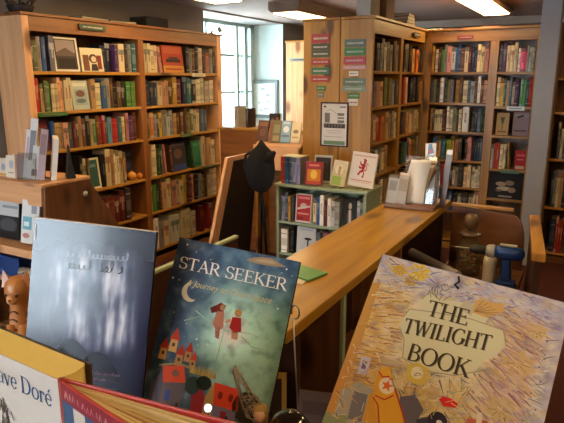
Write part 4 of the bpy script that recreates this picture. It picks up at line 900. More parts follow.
# ---- thick-and-thin serif lettering
def arc(cx, cy, rx, ry, a0, a1, n=14): return [(cx+rx*math.cos(math.radians(a0+(a1-a0)*k/n)), cy+ry*math.sin(math.radians(a0+(a1-a0)*k/n))) for k in range(n+1)]
TN, TK = .055, .15
def stem(x, y0=0, y1=1, w_=TK): return [([(x, y0), (x, y1)], w_)]
def srf(x, y, l=.15): return [([(x-l, y), (x+l, y)], TN*.8)]
def curve(pts, thick): 
    """stroke list whose width follows direction: vertical runs thick, horizontal thin"""
    out = []
    for a, b in zip(pts, pts[1:]):
        d = math.hypot(b[0]-a[0], b[1]-a[1]) or 1; f = abs(b[1]-a[1])/d
        ex = ((b[0]-a[0])*.08, (b[1]-a[1])*.08)
        out.append(([(a[0]-ex[0], a[1]-ex[1]), (b[0]+ex[0], b[1]+ex[1])], TN+(thick-TN)*f*f))
    return out
GL = {
 'T': (.78, [([(.02, .97), (.74, .97)], TN), ([(.03, .82), (.03, 1)], TN), ([(.73, .82), (.73, 1)], TN)]+stem(.38)+srf(.38, .02)),
 'H': (.92, stem(.16)+stem(.74)+[([(.16, .5), (.74, .5)], TN)]+srf(.16, .02)+srf(.74, .02)+srf(.16, .98)+srf(.74, .98)),
 'E': (.72, stem(.16)+[([(.02, .97), (.62, .97)], TN), ([(.16, .52), (.5, .52)], TN), ([(.02, .03), (.66, .03)], TN), ([(.61, .8), (.61, 1)], TN), ([(.65, 0), (.65, .22)], TN), ([(.5, .42), (.5, .62)], TN)]),
 'W': (1.16, [([(.10, 1), (.34, .02)], TK), ([(.34, .02), (.58, 1)], TN), ([(.54, 1), (.78, .02)], TK), ([(.78, .02), (1.02, 1)], TN)]+srf(.10, .98)+srf(.55, .98, .1)+srf(1.02, .98, .12)),
 'I': (.40, stem(.18)+srf(.18, .02)+srf(.18, .98)),
 'L': (.68, stem(.16)+srf(.16, .98)+[([(.02, .03), (.62, .03)], TN), ([(.61, 0), (.61, .25)], TN)]),
 'G': (.90, curve(arc(.46, .5, .38, .49, 50, 350, 22), TK)+[([(.76, 0.08), (.76, .42)], TK*.9)]+srf(.74, .42, .13)+[([(.72, .75), (.72, .98)], TN)]),
 'B': (.76, stem(.16)+curve([(.10, .97), (.32, .97)]+arc(.32, .75, .26, .22, 90, -90, 10)+[(.16, .53)], TK*.95)+curve([(.2, .53), (.36, .53)]+arc(.36, .28, .30, .25, 90, -90, 10)+[(.10, .03)], TK)),
 'O': (.94, curve(arc(.46, .5, .39, .49, 0, 360, 26), TK)),
 'K': (.86, stem(.16)+srf(.16, .02)+srf(.16, .98)+[([(.18, .42), (.66, .97)], TN), ([(.34, .58), (.74, .02)], TK)]+srf(.66, .98, .12)+srf(.76, .02, .12)),
 'S': (.66, curve(arc(.33, .74, .23, .24, 20, 270, 14)+arc(.33, .26, .25, .24, 90, -160, 14), TK)+[([(.56, .74), (.56, .98)], TN), ([(.08, .02), (.08, .28)], TN)]),
 'A': (.86, [([(.10, .0), (.42, 1)], TN), ([(.40, 1), (.74, .0)], TK), ([(.2, .35), (.6, .35)], TN)]+srf(.10, .02, .1)+srf(.75, .02, .13)),
 'R': (.82, stem(.16)+srf(.16, .02)+curve([(.03, .97), (.34, .97)]+arc(.34, .73, .26, .24, 90, -90, 10)+[(.16, .49)], TK)+[([(.36, .49), (.72, .02)], TK)]+srf(.74, .02, .1)),
 'D': (.92, stem(.16)+curve([(.03, .97), (.36, .97)]+arc(.36, .5, .42, .47, 90, -90, 16)+[(.03, .03)], TK)),
 'o': (.62, curve(arc(.30, .33, .25, .32, 0, 360, 20), TK*.85)),
 'r': (.48, stem(.14, 0, .65, TK*.85)+srf(.14, .02, .12)+curve(arc(.32, .42, .18, .21, 165, 60, 6), TN*1.6)+[([(.41, .50), (.41, .62)], TK*.7)]),
 'e': (.58, curve([(.08, .36), (.5, .36)]+arc(.30, .33, .22, .32, 8, 325, 18), TK*.8)),
 'é': (.58, curve([(.08, .36), (.5, .36)]+arc(.30, .33, .22, .32, 8, 325, 18), TK*.8)+[([(.28, .74), (.46, .96)], TN*1.7)]),
 't': (.42, [([(.17, .08), (.17, .86)], TK*.8), ([(.02, .62), (.36, .62)], TN)]+curve(arc(.28, .12, .11, .11, 180, 320, 6), TN*1.2)),
 'a': (.58, stem(.42, .04, .48, TK*.8)+curve(arc(.26, .48, .16, .16, 160, 0, 8), TN*1.4)+curve(arc(.25, .2, .17, .18, 90, 400, 14), TK*.6)+[([(.42, .04), (.55, .03)], TN)]),
 'v': (.58, [([(.08, .64), (.28, .0)], TK*.85), ([(.27, .0), (.50, .64)], TN)]+srf(.08, .64, .1)+srf(.50, .64, .09)),
 'u': (.66, stem(.14, .15, .64, TK*.8)+stem(.48, .02, .64, TK*.8)+curve(arc(.29, .17, .15, .16, 180, 350, 8), TN*1.3)+srf(.08, .63, .08)+srf(.43, .63, .08)+srf(.54, .02, .08)),
 's': (.48, curve(arc(.23, .48, .14, .15, 30, 270, 10)+arc(.23, .17, .16, .16, 90, -150, 10), TK*.7)),
 ' ': (.36, []),
}
def letter(mb, txt, u0, v0, hgt, col, z, slope=0., sx=1., grow=0., total=None):
    x = u0; H = hgt; k = 0
    for ch in txt:
        adv, st = GL[ch]
        for pts, wd in st:
            for q in strokes([(x+p[0]*H*sx, v0-p[1]*H+slope*(x+p[0]*H*sx-u0)) for p in pts], wd*H): 
                mb.sheet(q, col, z+.00001*(k % 7)); k += 1
        x += adv*H*sx; H += grow*adv*H
    return x
def font_shape(mb, txt, u0, v0, size, col, z, slope=0., sx=1., shear=0.):
    cu = bpy.data.curves.new('lettering_curve', 'FONT'); cu.body = txt; cu.size = size; cu.shear = shear
    ob = bpy.data.objects.new('lettering_curve', cu); COL.objects.link(ob); bpy.context.view_layer.update()
    me = ob.to_mesh()
    vs = [(u0+p.co.x*sx, -z, -(v0-p.co.y+slope*p.co.x*sx)) for p in me.vertices]; fs = [tuple(p.vertices) for p in me.polygons]
    mb.add(vs, fs, col); ob.to_mesh_clear(); bpy.data.objects.remove(ob); bpy.data.curves.remove(cu)
def scrawl(mb, u0, v0, length, hgt, col, z, rnd, wd=.0012, slope=0.):
    """unreadable running handwriting, as on the worn cover"""
    x = 0; pts = []
    while x < length:
        L = hgt*rnd.uniform(.35, .7); tall = rnd.choice([.5, .55, .6, 1., .5]); 
        for k in range(8):
            a = 2*PI*k/8; pts.append((u0+x+L*k/8+.22*hgt*math.sin(a), v0+slope*x-hgt*tall*(.5-.5*math.cos(a))))
        x += L
        if rnd.random() < .18:
            for q in strokes(pts, wd, wd*.6): mb.sheet(q, col, z)
            pts = []; x += hgt*.35
    for q in strokes(pts, wd, wd*.6): mb.sheet(q, col, z)

# ---- book A: blue book in a clear jacket
QA = (-.973, .7161, 1.3788, .3436, .1818, -.0741)
HA = .385; WA = .26
t, mA = pic_book('dark blue picture book in a glossy clear jacket, left of the star book', QA, WA, HA, .011, '20243c', '121218', 'b8a890', None)
ra = random.Random(5); b = MB()
def skyA(u, v):
    base = mixc(C('12112a'), C('211f3e'), ss(v, .0, .12)); 
    m_ = ss(u, .02, .07)*(1-ss(u, .205, .245))*ss(v, .03, .09)*(1-ss(v, .22, .27))
    base = mixc(base, C('5f6480'), m_*.8)
    st_ = noise.fractal(Vector((u*75, v*9, 1.3)), 1.0, 2.0, 4); s2 = noise.fractal(Vector((u*22+3, v*16, 5.1)), 1.0, 2.0, 3)
    base = mixc(base, C('cfccd8'), max(0, st_*1.1+s2*.7)*m_*.95); base = mixc(base, C('1c1c38'), max(0, -st_*.9-s2*.8)*m_)
    return mixc(base, C('191b30'), ss(v, .255, .33)*.8)
grid(b, WA, HA, 90, 90, skyA, .0004)
for k in range(0):      # misty vertical wisps of the cover picture
    u = ra.gauss(.125, .05); v = ra.uniform(.07, .24); l = ra.uniform(.02, .06); wd = ra.uniform(.002, .007)
    if not (.02 < u < .24): continue
    c = mixc(skyA(u, v), C(ra.choice(['a9a8bc', '8f93b4', '6a6f94', 'b4aeb0', '4c4c74'])), ra.uniform(.25, .6))
    for q in strokes([(u, v), (u+ra.uniform(-.006, .006), v+l*.5), (u+ra.uniform(-.01, .01), v+l)], wd*.3, wd): b.sheet(q, c, .0006+.000002*k)
for cx, cy, rx, ry, c in ():
    b.sheet([(cx+rx*(1+.15*math.sin(5*a))*math.cos(a), cy+ry*(1+.2*math.sin(7*a))*math.sin(a)) for a in [2*PI*k/22 for k in range(22)]], mixc(C(c), skyA(cx, cy), .8), .00095)
for cx, cy, s_, c in ((.105, .255, .040, '15162a'), (.085, .27, .03, '1a1c30'), (.165, .275, .045, '14162a')):     # dark seated shapes at the foot
    b.sheet([(cx-s_, cy+s_*.8), (cx-s_*.85, cy+.1*s_), (cx-s_*.5, cy-s_*.35), (cx-s_*.1, cy-s_*.5), (cx+s_*.3, cy-s_*.35), (cx+s_*.8, cy+.2*s_), (cx+s_, cy+s_*.8)], C(c), .001)
put(b, 'cover_picture', 'jacket', t, HA)
b = MB(); scrawl(b, .075, .070, .13, .016, C('b0b4c8'), .0014, ra, .0012, -.05); scrawl(b, .08, .094, .050, .020, C('10111e'), .0014, ra, .0024, -.04); scrawl(b, .15, .092, .045, .024, C('10111e'), .0014, ra, .0024, -.04)
scrawl(b, .15, .300, .06, .006, C('a0708c'), .0014, ra, .0008, -.05); scrawl(b, .155, .312, .025, .005, C('a0708c'), .0014, ra, .0008, -.05)
put(b, 'cover_lettering', 'jacket', t, HA)
b = MB(); b.box(-.001, WA+.001, -.0001, .0112, HA+.0002, HA+.0012, C('c8b4a8')); b.box(.004, .0055, -.0020, -.0016, HA-.045, HA-.012, C('d8d4dc')); b.build('jacket_edge', 'glossy_print', t)

# ---- book B: STAR SEEKER
QB = (-.7377, .882, 1.3285, .3331, .3871, -.1474); HB = .34; WB = .26
t, mB = pic_book('night-sky picture book titled STAR SEEKER, standing in the middle of the table', QB, WB, HB, .016, '1a2434', '2a1c18', 'b09878', None)
b = MB(); rbk = random.Random(9)
def skyB(u, v):
    c = mixc(C('18243c'), C('2c4258'), ss(u, .0, .14)); c = mixc(c, C('5f8478'), ss(u, .06, .24)*ss(v, .03, .14)*.9)
    c = mixc(c, C('27384c'), ss(.26-u, .0, .12)*0)
    g_ = math.exp(-((u-.15)**2/.004+(v-.18)**2/.010)); c = mixc(c, C('acd4c8'), .95*g_)
    c = mixc(c, C('5c7a74'), ss(v, .17, .24)*ss(u, .05, .13)*.8); c = mixc(c, C('1e2a30'), ss(v, .19, .27)*(1-ss(u, .08, .15))*.85); c = mixc(c, C('26343c'), ss(v, .27, .31)*.8)
    return tuple(min(1, x*1.5) for x in mixc(c, C('2c4038'), ss(u, .225, .26)*ss(v, .0, .1)*.5))
def paintB(u, v):
    n1 = noise.fractal(Vector((u*40, v*40, 2.)), 1.0, 2.0, 5); c = skyB(u, v); return mixc(mixc(c, C('c4dcd0'), max(0, n1)*.35), C('101c2c'), max(0, -n1)*.4)
grid(b, WB, HB, 70, 90, paintB, .0004)
for k in range(60):
    u, v = rbk.uniform(.01, .25), rbk.uniform(.005, .22); s_ = rbk.choice([.0006, .0009, .0016]); b.sheet(ell(u, v, s_, s_, 6), mixc(C('d8e4e0'), skyB(u, v), .35), .0006)
for u, v in ((.02, .012), (.006, .085), (.236, .02), (.235, .10), (.11, .2), (.085, .195)): b.sheet(ell(u, v, .002, .002, 8), C('dce8e8'), .0007)
mo = [(.051+.020*math.cos(a), .106+.020*math.sin(a)) for a in [math.radians(60+k*12) for k in range(17)]] + [(.058+.0165*math.cos(a), .102+.0175*math.sin(a)) for a in [math.radians(250-k*12) for k in range(16)]]
for i in range(16): # crescent as a fan of slim quads
    a, c_ = mo[i], mo[i+1]; d, e = mo[-1-i], mo[-2-i] if i < 15 else mo[-1-i]
    b.sheet([a, c_, e, d], C('c9c3ac'), .00075)
b.sheet([(.150, .018), (.165, .010), (.18, .006), (.20, .004), (.215, .009), (.235, .016), (.215, .019), (.19, .021), (.165, .021)], C('a08c74'), .0008)
b.sheet([(.165, .016), (.185, .009), (.205, .009), (.215, .014), (.19, .017)], C('b8a488'), .00085)
for pts, c in (([(.07, .14), (.10, .155), (.14, .165), (.19, .16), (.235, .168)], 'a8d0c4'), ([(.05, .165), (.08, .15), (.11, .16)], '88b4ac'), ([(.135, .20), (.139, .15), (.142, .12)], 'b8dcd0'), ([(.132, .25), (.136, .20)], '7ea49c'), ([(.175, .17), (.20, .185), (.24, .185)], '90bcb0')):
    for q in strokes(pts, .0022, .0012): b.sheet(q, C(c), .0009)
# two children flying: one in peach with long hair, one in red
for shp, c in (([(.108, .122), (.118, .113), (.130, .117), (.127, .13), (.112, .135)], '8a3c34'), ([(.098, .128), (.113, .118), (.118, .13), (.104, .138)], '6e3438'), (ell(.124, .122, .0055, .0065), 'd8a890'),
               ([(.114, .131), (.129, .130), (.134, .16), (.124, .172), (.110, .158)], 'c88c7c'), ([(.116, .158), (.128, .162), (.130, .185), (.122, .183)], 'a87468'),
               (ell(.158, .126, .0075, .008), 'd4a45c'), (ell(.157, .129, .005, .005), 'e0b49c'), ([(.148, .136), (.166, .134), (.172, .160), (.158, .166), (.146, .158)], 'b02c30'), ([(.152, .162), (.166, .160), (.168, .178), (.155, .178)], 'c8a090'),
               ([(.144, .14), (.134, .148), (.136, .151), (.147, .146)], 'd8a890')):
    b.sheet(shp, C(c), .0010)
for cx, cy, s_ in ((.022, .226, 1.0), (.040, .205, 1.1), (.058, .232, 1.0), (.075, .222, .9), (.088, .236, .8)):      # little towers with red cone roofs
    q = .009*s_
    b.sheet([(cx-q*.8, cy), (cx+q*.8, cy), (cx+q*.9, cy+q*2.6), (cx-q*.9, cy+q*2.6)], C(rbk.choice(['c49c5c', 'b4884c', 'a87c50'])), .0011)
    b.sheet([(cx-q*1.1, cy+.001), (cx+q*.1, cy-q*2.4), (cx+q*1.2, cy+.001)], C(rbk.choice(['b43c28', 'a03028'])), .00115); b.sheet(rect(cx-q*.3, cy+q*.8, cx+q*.3, cy+q*1.5), C('3a2c24'), .00115)
for q in strokes([(.02, .262), (.06, .250), (.10, .255), (.13, .268), (.15, .30)], .004): b.sheet(q, C('93845f'), .0011)
for k in range(16): u = .085+.0035*k; b.sheet([(u, .262), (u+.002, .246-.003*(k % 3)), (u+.004, .262)], C(rbk.choice(['b89c54', '8c7c40', 'a88c48'])), .00112)
for shp, c in (([(.028, .262), (.072, .252), (.083, .283), (.036, .293)], 'c8492c'), (ell(.058, .270, .008, .007), '6c4c38'), ([(.036, .293), (.082, .284), (.083, .330), (.036, .335)], '5f5458'), ([(.012, .30), (.030, .27), (.036, .293), (.036, .335), (.014, .335)], '4c4858'),
               (rect(.046, .305, .056, .325), '3c4c8c'), ([(.141, .268), (.194, .270), (.199, .312), (.148, .311)], 'd2442a'), (ell(.158, .290, .005, .008), '7c2c20'), (ell(.180, .290, .005, .008), '7c2c20'), ([(.148, .311), (.196, .312), (.196, .340), (.148, .340)], '77708c'),
               ([(.128, .30), (.141, .27), (.148, .311), (.148, .34), (.128, .34)], 'b08c50'), (rect(.166, .318, .178, .34), '8c2c34'), ([(.10, .305), (.118, .285), (.128, .30), (.130, .335), (.104, .335)], '8a2428'), (ell(.098, .285, .016, .018), '26362c'), (ell(.120, .275, .016, .014), '1f2e28'), (ell(.215, .30, .03, .03), '27342e'), (ell(.235, .315, .02, .02), '33443a')):
    b.sheet(shp, C(c), .0012 if c not in ('6c4c38', '7c2c20', '3c4c8c', '8c2c34') else .0013)
put(b, 'cover_picture', 'laminated', t, HB)
b = MB(); letter(b, 'STAR SEEKER', .012, .0625, .0245, C('f6f6f2'), .0018, .0, 1.19)
put(b, 'title_lettering', 'laminated', t, HB, 'white serif title')
b = MB(); font_shape(b, 'A Journey to Outer Space', .036, .094, .0185, C('ccc79a'), .0018, .0, .93, .35); put(b, 'subtitle_lettering', 'laminated', t, HB, 'small gold subtitle')

# ---- book C: THE TWILIGHT BOOK
QC = (-.2691, .8051, 1.3845, .1065, .6774, -.1512); HC = .345; WC = .268
t, mC = pic_book('cream and lilac picture book titled THE TWILIGHT BOOK, tilted at the right', QC, WC, HC, .014, 'a89c90', '3a3438', 'c4b49c', None)
b = MB(); rc = random.Random(12)
def baseC(u, v):
    c = C('d0c29c')
    c = mixc(c, C('b0acc2'), (1-ss(v, .02, .075))*.75); c = mixc(c, C('d4ae6c'), (1-ss(u, .03, .085))*ss(v, .02, .06)*.85)
    c = mixc(c, C('b89a8c'), ss(u, .17, .21)*(1-ss(u, .235, .262))*ss(v, .02, .06)*.8); c = mixc(c, C('9e9ab2'), ss(u, .238, .262)*.8)
    c = mixc(c, C('b8a066'), ss(v, .145, .20)*.7*(1-ss(u, .18, .24))); return c
def mottC(u, v):
    c = baseC(u, v); n1 = noise.fractal(Vector((u*60, v*60, 2.)), 1.0, 2.0, 5); n2 = noise.fractal(Vector((u*35+9, v*90, 7.)), 1.0, 2.0, 4)
    c = mixc(c, C('d8c8a4'), max(0, n1)*.9); c = mixc(c, C('6c6070'), max(0, -n1)*.7); c = mixc(c, C('c89440'), max(0, n2)*.55); return mixc(c, C('a07c80'), max(0, -n2)*.4)
grid(b, WC, HC, 100, 120, mottC, .0004)
def ink(u, v): return mixc(baseC(u, v), C('4c4248'), rc.uniform(.25, .6))
for k in range(2000):          # loose coloured-pencil hatching
    u, v = rc.uniform(.004, .262), rc.uniform(.004, .34); L = rc.uniform(.006, .022); an = rc.uniform(-.6, .6)
    if .065 < u < .185 and .045 < v < .145: continue
    pal = ['8c8494', 'c8c0b0', 'a09488', 'd0c4b4', '6c6470']
    if u < .07 and v > .05: an = -.15+rc.uniform(-.25, .25); pal = ['b07c3c', 'd0a050', '8c6450', 'cfa870', '7c5c6c', 'c89038', '94702c']; L *= 1.3
    elif u > .175 and u < .245 and v > .03: an = .45+.8*(v-.12)/.1*.4+rc.uniform(-.2, .2); pal = ['8c5c60', 'b08478', 'c4a080', '6c5864', 'c8b080', 'a0706c', '907890', 'c49c48']; L *= 1.5
    elif v < .05: pal = ['9890b4', 'c0a868', 'b8b0c0', '8480a8', 'b49484', '6c6484']
    elif v > .15: pal = ['c8a84c', 'b89450', '8c8490', 'd0c4a0', '5c5460', 'c4b484', '7c8c74', 'a8783c']; an = rc.uniform(-1.5, 1.5)
    c = mixc(baseC(u, v), C(rc.choice(pal)), rc.uniform(.5, 1.)); du, dv = math.cos(an)*L/2, math.sin(an)*L/2
    u = min(max(u, .004+abs(du)), WC-.004-abs(du)); v = min(max(v, .004+abs(dv)), HC-.004-abs(dv))
    for q in strokes([(u-du, v-dv), (u+rc.uniform(-.002, .002), v+rc.uniform(-.002, .002)), (u+du, v+dv)], rc.uniform(.0008, .003), .0007): b.sheet(q, c, .0006+.0000004*k)
for cx, cy, r_, c in ((.033, .018, .012, 'c49c3c'), (.062, .014, .016, 'd0ac34'), (.055, .03, .010, 'a8843c'), (.222, .10, .02, 'c49a48'), (.235, .05, .013, 'c8a04c'), (.165, .036, .017, 'b98a4c'), (.215, .165, .018, 'b0984c')):
    pts = [(cx+r_*(1+.18*math.sin(a*8))*math.cos(a), cy+r_*.8*(1+.18*math.sin(a*8))*math.sin(a)) for a in [2*PI*k/40 for k in range(40)]]
    b.sheet(pts, mixc(C(c), baseC(cx, cy), .15 if cy < .033 else .55), .00125)
    for k in range(9 if cy < .033 else 5): a = 2*PI*k/9; [b.sheet(q, mixc(C(c), C('5c4428'), .55), .0013) for q in strokes([(cx+r_*.2*math.cos(a), cy+r_*.2*math.sin(a)), (cx+r_*.8*math.cos(a), cy+r_*.7*math.sin(a))], .0008)]
# pale cartouche behind the title, with a winged creature above and a hill below
CR = C('c6bd98')
b.sheet([(.078, .052), (.086, .038), (.10, .045), (.155, .036), (.172, .05), (.168, .075), (.12, .083), (.085, .078)], CR, .0014)
b.sheet([(.060, .088), (.066, .072), (.10, .066), (.15, .060), (.195, .062), (.203, .082), (.190, .106), (.13, .114), (.072, .116), (.06, .102)], CR, .00142)
b.sheet([(.072, .106), (.13, .110), (.185, .102), (.176, .125), (.150, .143), (.11, .150), (.078, .143), (.070, .122)], CR, .00144)
for pts in ([(.078, .052), (.086, .038), (.10, .045)], [(.060, .088), (.066, .072), (.10, .066), (.15, .060), (.195, .062), (.203, .082)], [(.06, .102), (.072, .118), (.078, .143), (.11, .150), (.150, .143), (.19, .12)], [(.155, .036), (.172, .05), (.185, .06)]):
    for q in strokes(pts, .0014): b.sheet(q, C('958c74'), .0015)
for k in range(26):
    a = k*.37; u = .092+.010*math.cos(a*2.1)+.001*k*.6; v = .030+.010*math.sin(a*1.7)
    for q in strokes([(u, v), (u+.006*math.cos(a), v+.008*math.sin(a))], .0010): b.sheet(q, C('6c6458'), .0015)
b.sheet([(.145, .05), (.152, .030), (.185, .026), (.190, .035), (.170, .052)], C('c49a5c'), .00145); b.sheet([(.130, .05), (.138, .034), (.150, .04), (.15, .056)], C('b4a88c'), .00146)
for k in range(6): [b.sheet(q, C('8c6c44'), .0015) for q in strokes([(.152, .048), (.16+.006*k, .028+.003*k)], .0008)]
# clock face, lantern figure, grey knights, yellow aeroplane with a star roundel, red airship, dark creature
b.sheet([(.086, .150), (.10, .142), (.118, .146), (.122, .162), (.112, .172), (.092, .170)], C('c2a850'), .0015)
b.sheet(ell(.103, .156, .0085, .0085), C('cfc8a0'), .0016)
for a in (0, 2.1): [b.sheet(q, C('5c5440'), .0017) for q in strokes([(.103, .156), (.103+.006*math.cos(a), .156+.006*math.sin(a))], .001)]
b.sheet([(.022, .160), (.036, .158), (.038, .182), (.024, .186)], C('b6aec4'), .0015); b.sheet([(.026, .165), (.032, .164), (.033, .176), (.027, .177)], C('6c5c84'), .0016)
for q in strokes(ell(.046, .178, .010, .014, 16)+[(.056, .178)], .0014): b.sheet(q, C('a06c3c'), .0015)
b.sheet([(.010, .215), (.030, .195), (.052, .198), (.060, .225), (.058, .26), (.015, .27)], C('9c9a94'), .0015); b.sheet([(.028, .21), (.048, .208), (.052, .245), (.032, .248)], C('6c6c78'), .0016); b.sheet([(.0, .25), (.03, .245), (.05, .27), (.045, .33), (.0, .335)], C('7f8c6c'), .00155)
for k in range(26): u, v = rc.uniform(.012, .056), rc.uniform(.2, .33); [b.sheet(q, C(rc.choice(['c8c0b4', '5c5868', 'b09468'])), .00165) for q in strokes([(u, v), (u+rc.uniform(-.01, .01), v+.012)], .001)]
YE = C('cd9a2c')
b.sheet([(.052, .172), (.057, .164), (.066, .163), (.074, .175), (.100, .215), (.142, .285), (.120, .31), (.088, .262), (.060, .215), (.052, .195)], YE, .0017)
b.sheet([(.058, .200), (.050, .206), (.052, .240), (.085, .300), (.10, .29), (.075, .245)], C('c08c2c'), .00165)
for q in strokes([(.052, .172), (.060, .178), (.068, .174), (.072, .178)], .002)+strokes([(.058, .205), (.072, .206), (.082, .196)], .002)+strokes([(.072, .175), (.10, .213), (.142, .283)], .0022)+strokes([(.056, .208), (.066, .216), (.08, .25)], .002): b.sheet(q, C('a83024'), .0018)
b.sheet(ell(.0695, .187, .0115, .0115), C('d8ccb8'), .0018)
st = []
for k in range(10): r_ = .0085 if k % 2 == 0 else .0038; a = -PI/2+k*PI/5; st.append((.0695+r_*math.cos(a), .187+r_*math.sin(a)))
for k in range(0, 10): b.sheet([(.0695, .187), st[k], st[(k+1) % 10]], C('c8632c'), .00185)
b.sheet([(.140, .180), (.144, .174), (.158, .173), (.165, .177), (.163, .183), (.148, .186)], C('c0282c'), .0017)
b.sheet(ell(.146, .207, .013, .012), C('2e2c3c'), .0017); b.sheet([(.12, .215), (.135, .205), (.16, .212), (.165, .24), (.13, .25)], C('3c3a4c'), .00168); b.sheet(ell(.149, .208, .004, .003), C('c8c0b4'), .0018)
b.sheet([(.180, .190), (.205, .184), (.205, .20), (.185, .204)], C('b0583c'), .0017); b.sheet([(.19, .178), (.196, .177), (.2, .196), (.193, .198)], C('c8b8a0'), .00175)
b.sheet([(.15, .232), (.19, .215), (.21, .235), (.17, .26)], C('c07c34'), .0017); b.sheet([(.09, .195), (.11, .185), (.125, .20), (.118, .235), (.10, .22)], C('5c5868'), .00162)
b.sheet([(.0, .05), (.012, .045), (.02, .34), (.0, .34)], C('b98a48'), .0013)
for k in range(14): a = k; b.sheet(ell(.25+.008*math.sin(a*3), .06+.018*a, .0012, .0012, 6), C('5c5480'), .0016)
for k in range(700):          # pencil scribble over the lower scene and the side foliage
    u, v = rc.uniform(.006, .258), rc.uniform(.03, .335)
    if .058 < u < .20 and v < .152: continue
    if .048 < u < .15 and abs((v-.165)-(u-.058)*1.4) < .06: continue
    c = C(rc.choice(['e0d4b8', 'd8b868', 'c89c50', '8c7c84', 'c4a8a0', 'ddd0c0', 'b48c5c', '77707c', 'a8a87c'] if u < .18 or v > .17 else ['dcb0a0', 'c8a0a0', 'd8c090', '8c6c74', 'c8b0b8', 'd0c8a0'])); L = rc.uniform(.005, .018); an = rc.uniform(-1.2, 1.2) if v > .15 and u < .18 else (.35 if u > .17 else -.2)+rc.uniform(-.3, .3)
    du, dv = math.cos(an)*L/2, math.sin(an)*L/2; u = min(max(u, .004+abs(du)), WC-.004-abs(du))
    for q in strokes([(u-du, v-dv), (u+rc.uniform(-.002, .002), v), (u+du, v+dv)], rc.uniform(.0006, .0018), .0006): b.sheet(q, mixc(c, baseC(u, v), .25), .0016+.0000003*k)
put(b, 'cover_picture', 'laminated', t, HC)
b = MB(); DK = C('3c3628'); SH = C('8c8468')
for o_, c, z in ((.0012, SH, .00195), (0, DK, .0021)):
    letter(b, 'THE', .090+o_, .0735+o_*.5, .0235, c, z, -.035, 1.02)
    letter(b, 'TWILIGHT', .0655+o_, .109+o_*.5, .0225, c, z, -.11, .875, .0)
    letter(b, 'BOOK', .0825+o_, .1435+o_*.5, .0245, c, z, -.04, 1.0)
put(b, 'title_lettering', 'laminated', t, HC, 'dark shadowed serif title')
b = MB(); b.tube([(.118, -.001, HC-.004), (.121, -.003, HC-.012), (.116, -.003, HC-.018), (.123, -.002, HC-.022)], .0016, 6, C('121212')); b.build('bookmark_cord', 'black_cloth', t)

# ---- stands holding the tilted books
def easel(label, m_, w_, h_, th, tilt_deg, foot_z):
    """wire book stand built in world space under a tilted book: two ledges, two back legs down to the table"""
    t = thing('book_easel', label, 'stand', (m_ @ Vector((w_/2, th, 0)))[:2]+(foot_z,), group='wire stands under the picture books'); inv = t.matrix_basis.inverted(); b = MB()
    for f in (.3, .7):
        P = lambda x, y, z: inv @ (m_ @ Vector((x, y, z)))
        a = P(w_*f, -.014, .018); c1 = P(w_*f, -.012, -.003); c2 = P(w_*f, th+.004, -.003); d = P(w_*f, th+.004, h_*.55)
        wv = m_ @ Vector((w_*f, th+.004, h_*.5)); back = (m_.to_3x3() @ Vector((0, 1, 0))); back.z = 0
        ft = Vector((wv.x, wv.y, 0)) + back.normalized()*.05; ft.z = foot_z+.003; ft = inv @ ft
        w2 = m_ @ Vector((w_*f, th*.5, -.004)); f2 = inv @ Vector((w2.x, w2.y, foot_z+.003))
        b.tube([a, c1, c2, d], .0022, 6); b.tube([d, ft, f2, inv @ w2], .0022, 6)
    b.build('wire_frame', 'black_metal', t)
easel('wire stand holding the star picture book upright', mB, WB, HB, .018, 0, TT)
easel('wire stand holding the cream and lilac picture book', mC, WC, HC, .016, 0, TT)
easel('wire stand behind the dark blue picture book', mA, WA, HA, .013, 0, TT)

# ---- thick monograph at bottom left
QD = (-.8027, .4128, 1.302, -.0473, .0116, -.0167); HD = .325; WD = .27
T, e, v, n = pose(QD); m_ = Matrix((e, -n, v)).transposed().to_4x4(); m_.translation = T - v*HD
t = thing('art_book', 'thick white art book with yellow page tops and blue serif title, bottom left', 'book', matrix=m_)
b = MB(); wc = C('c8c2bc'); b.box(0, WD, 0, .003, 0, HD, wc); b.box(0, WD, .048, .051, 0, HD, C('3c3430')); b.box(-.003, -.0001, 0, .051, 0, HD, C('3c3430'))
b.build('cover', 'glossy_print', t, .0008)
b = MB(); ch = [(.0, .0033), (WD-.010, .0033)] + [(WD-.012+.010*math.sin(a), .0255-.022*math.cos(a)) for a in [PI*k/8 for k in range(1, 8)]] + [(WD-.010, .0477), (.0, .0477)]
b.prism(ch, .004, HD-.0015, 'z', C('e8d484')); b.build('pages', 'matt_print', t)['label'] = 'yellow page edges'
b = MB(); letter(b, 'Gustave Doré', .084, .041, .0245, C('27547c'), .0006, -.0, .98); put(b, 'title_lettering', 'glossy_print', t, HD, 'blue serif title')
b = MB(); g2 = random.Random(8)
for k in range(46):
    u, v_ = g2.gauss(.150, .006), g2.uniform(.062, .13); [b.sheet(q, mixc(C('2c2a2c'), C('a8a4a0'), g2.random()*.7), .0006+.00001*k) for q in strokes([(u, v_), (u+g2.uniform(-.004, .004), v_+.012)], .0022)]
for k in range(120):
    u, v_ = g2.uniform(.01, .26), g2.uniform(.075, .32); [b.sheet(q, mixc(C('8f8a88'), wc, g2.random()*.7), .0012+.000005*k) for q in strokes([(u, v_), (u+g2.uniform(.004, .012), v_+g2.uniform(-.004, .004))], .0012)]
put(b, 'cover_engraving', 'glossy_print', t, HD)
b = MB(); font_shape(b, '/', 0, 0, .001, C('d8c8c0'), .0) if False else None

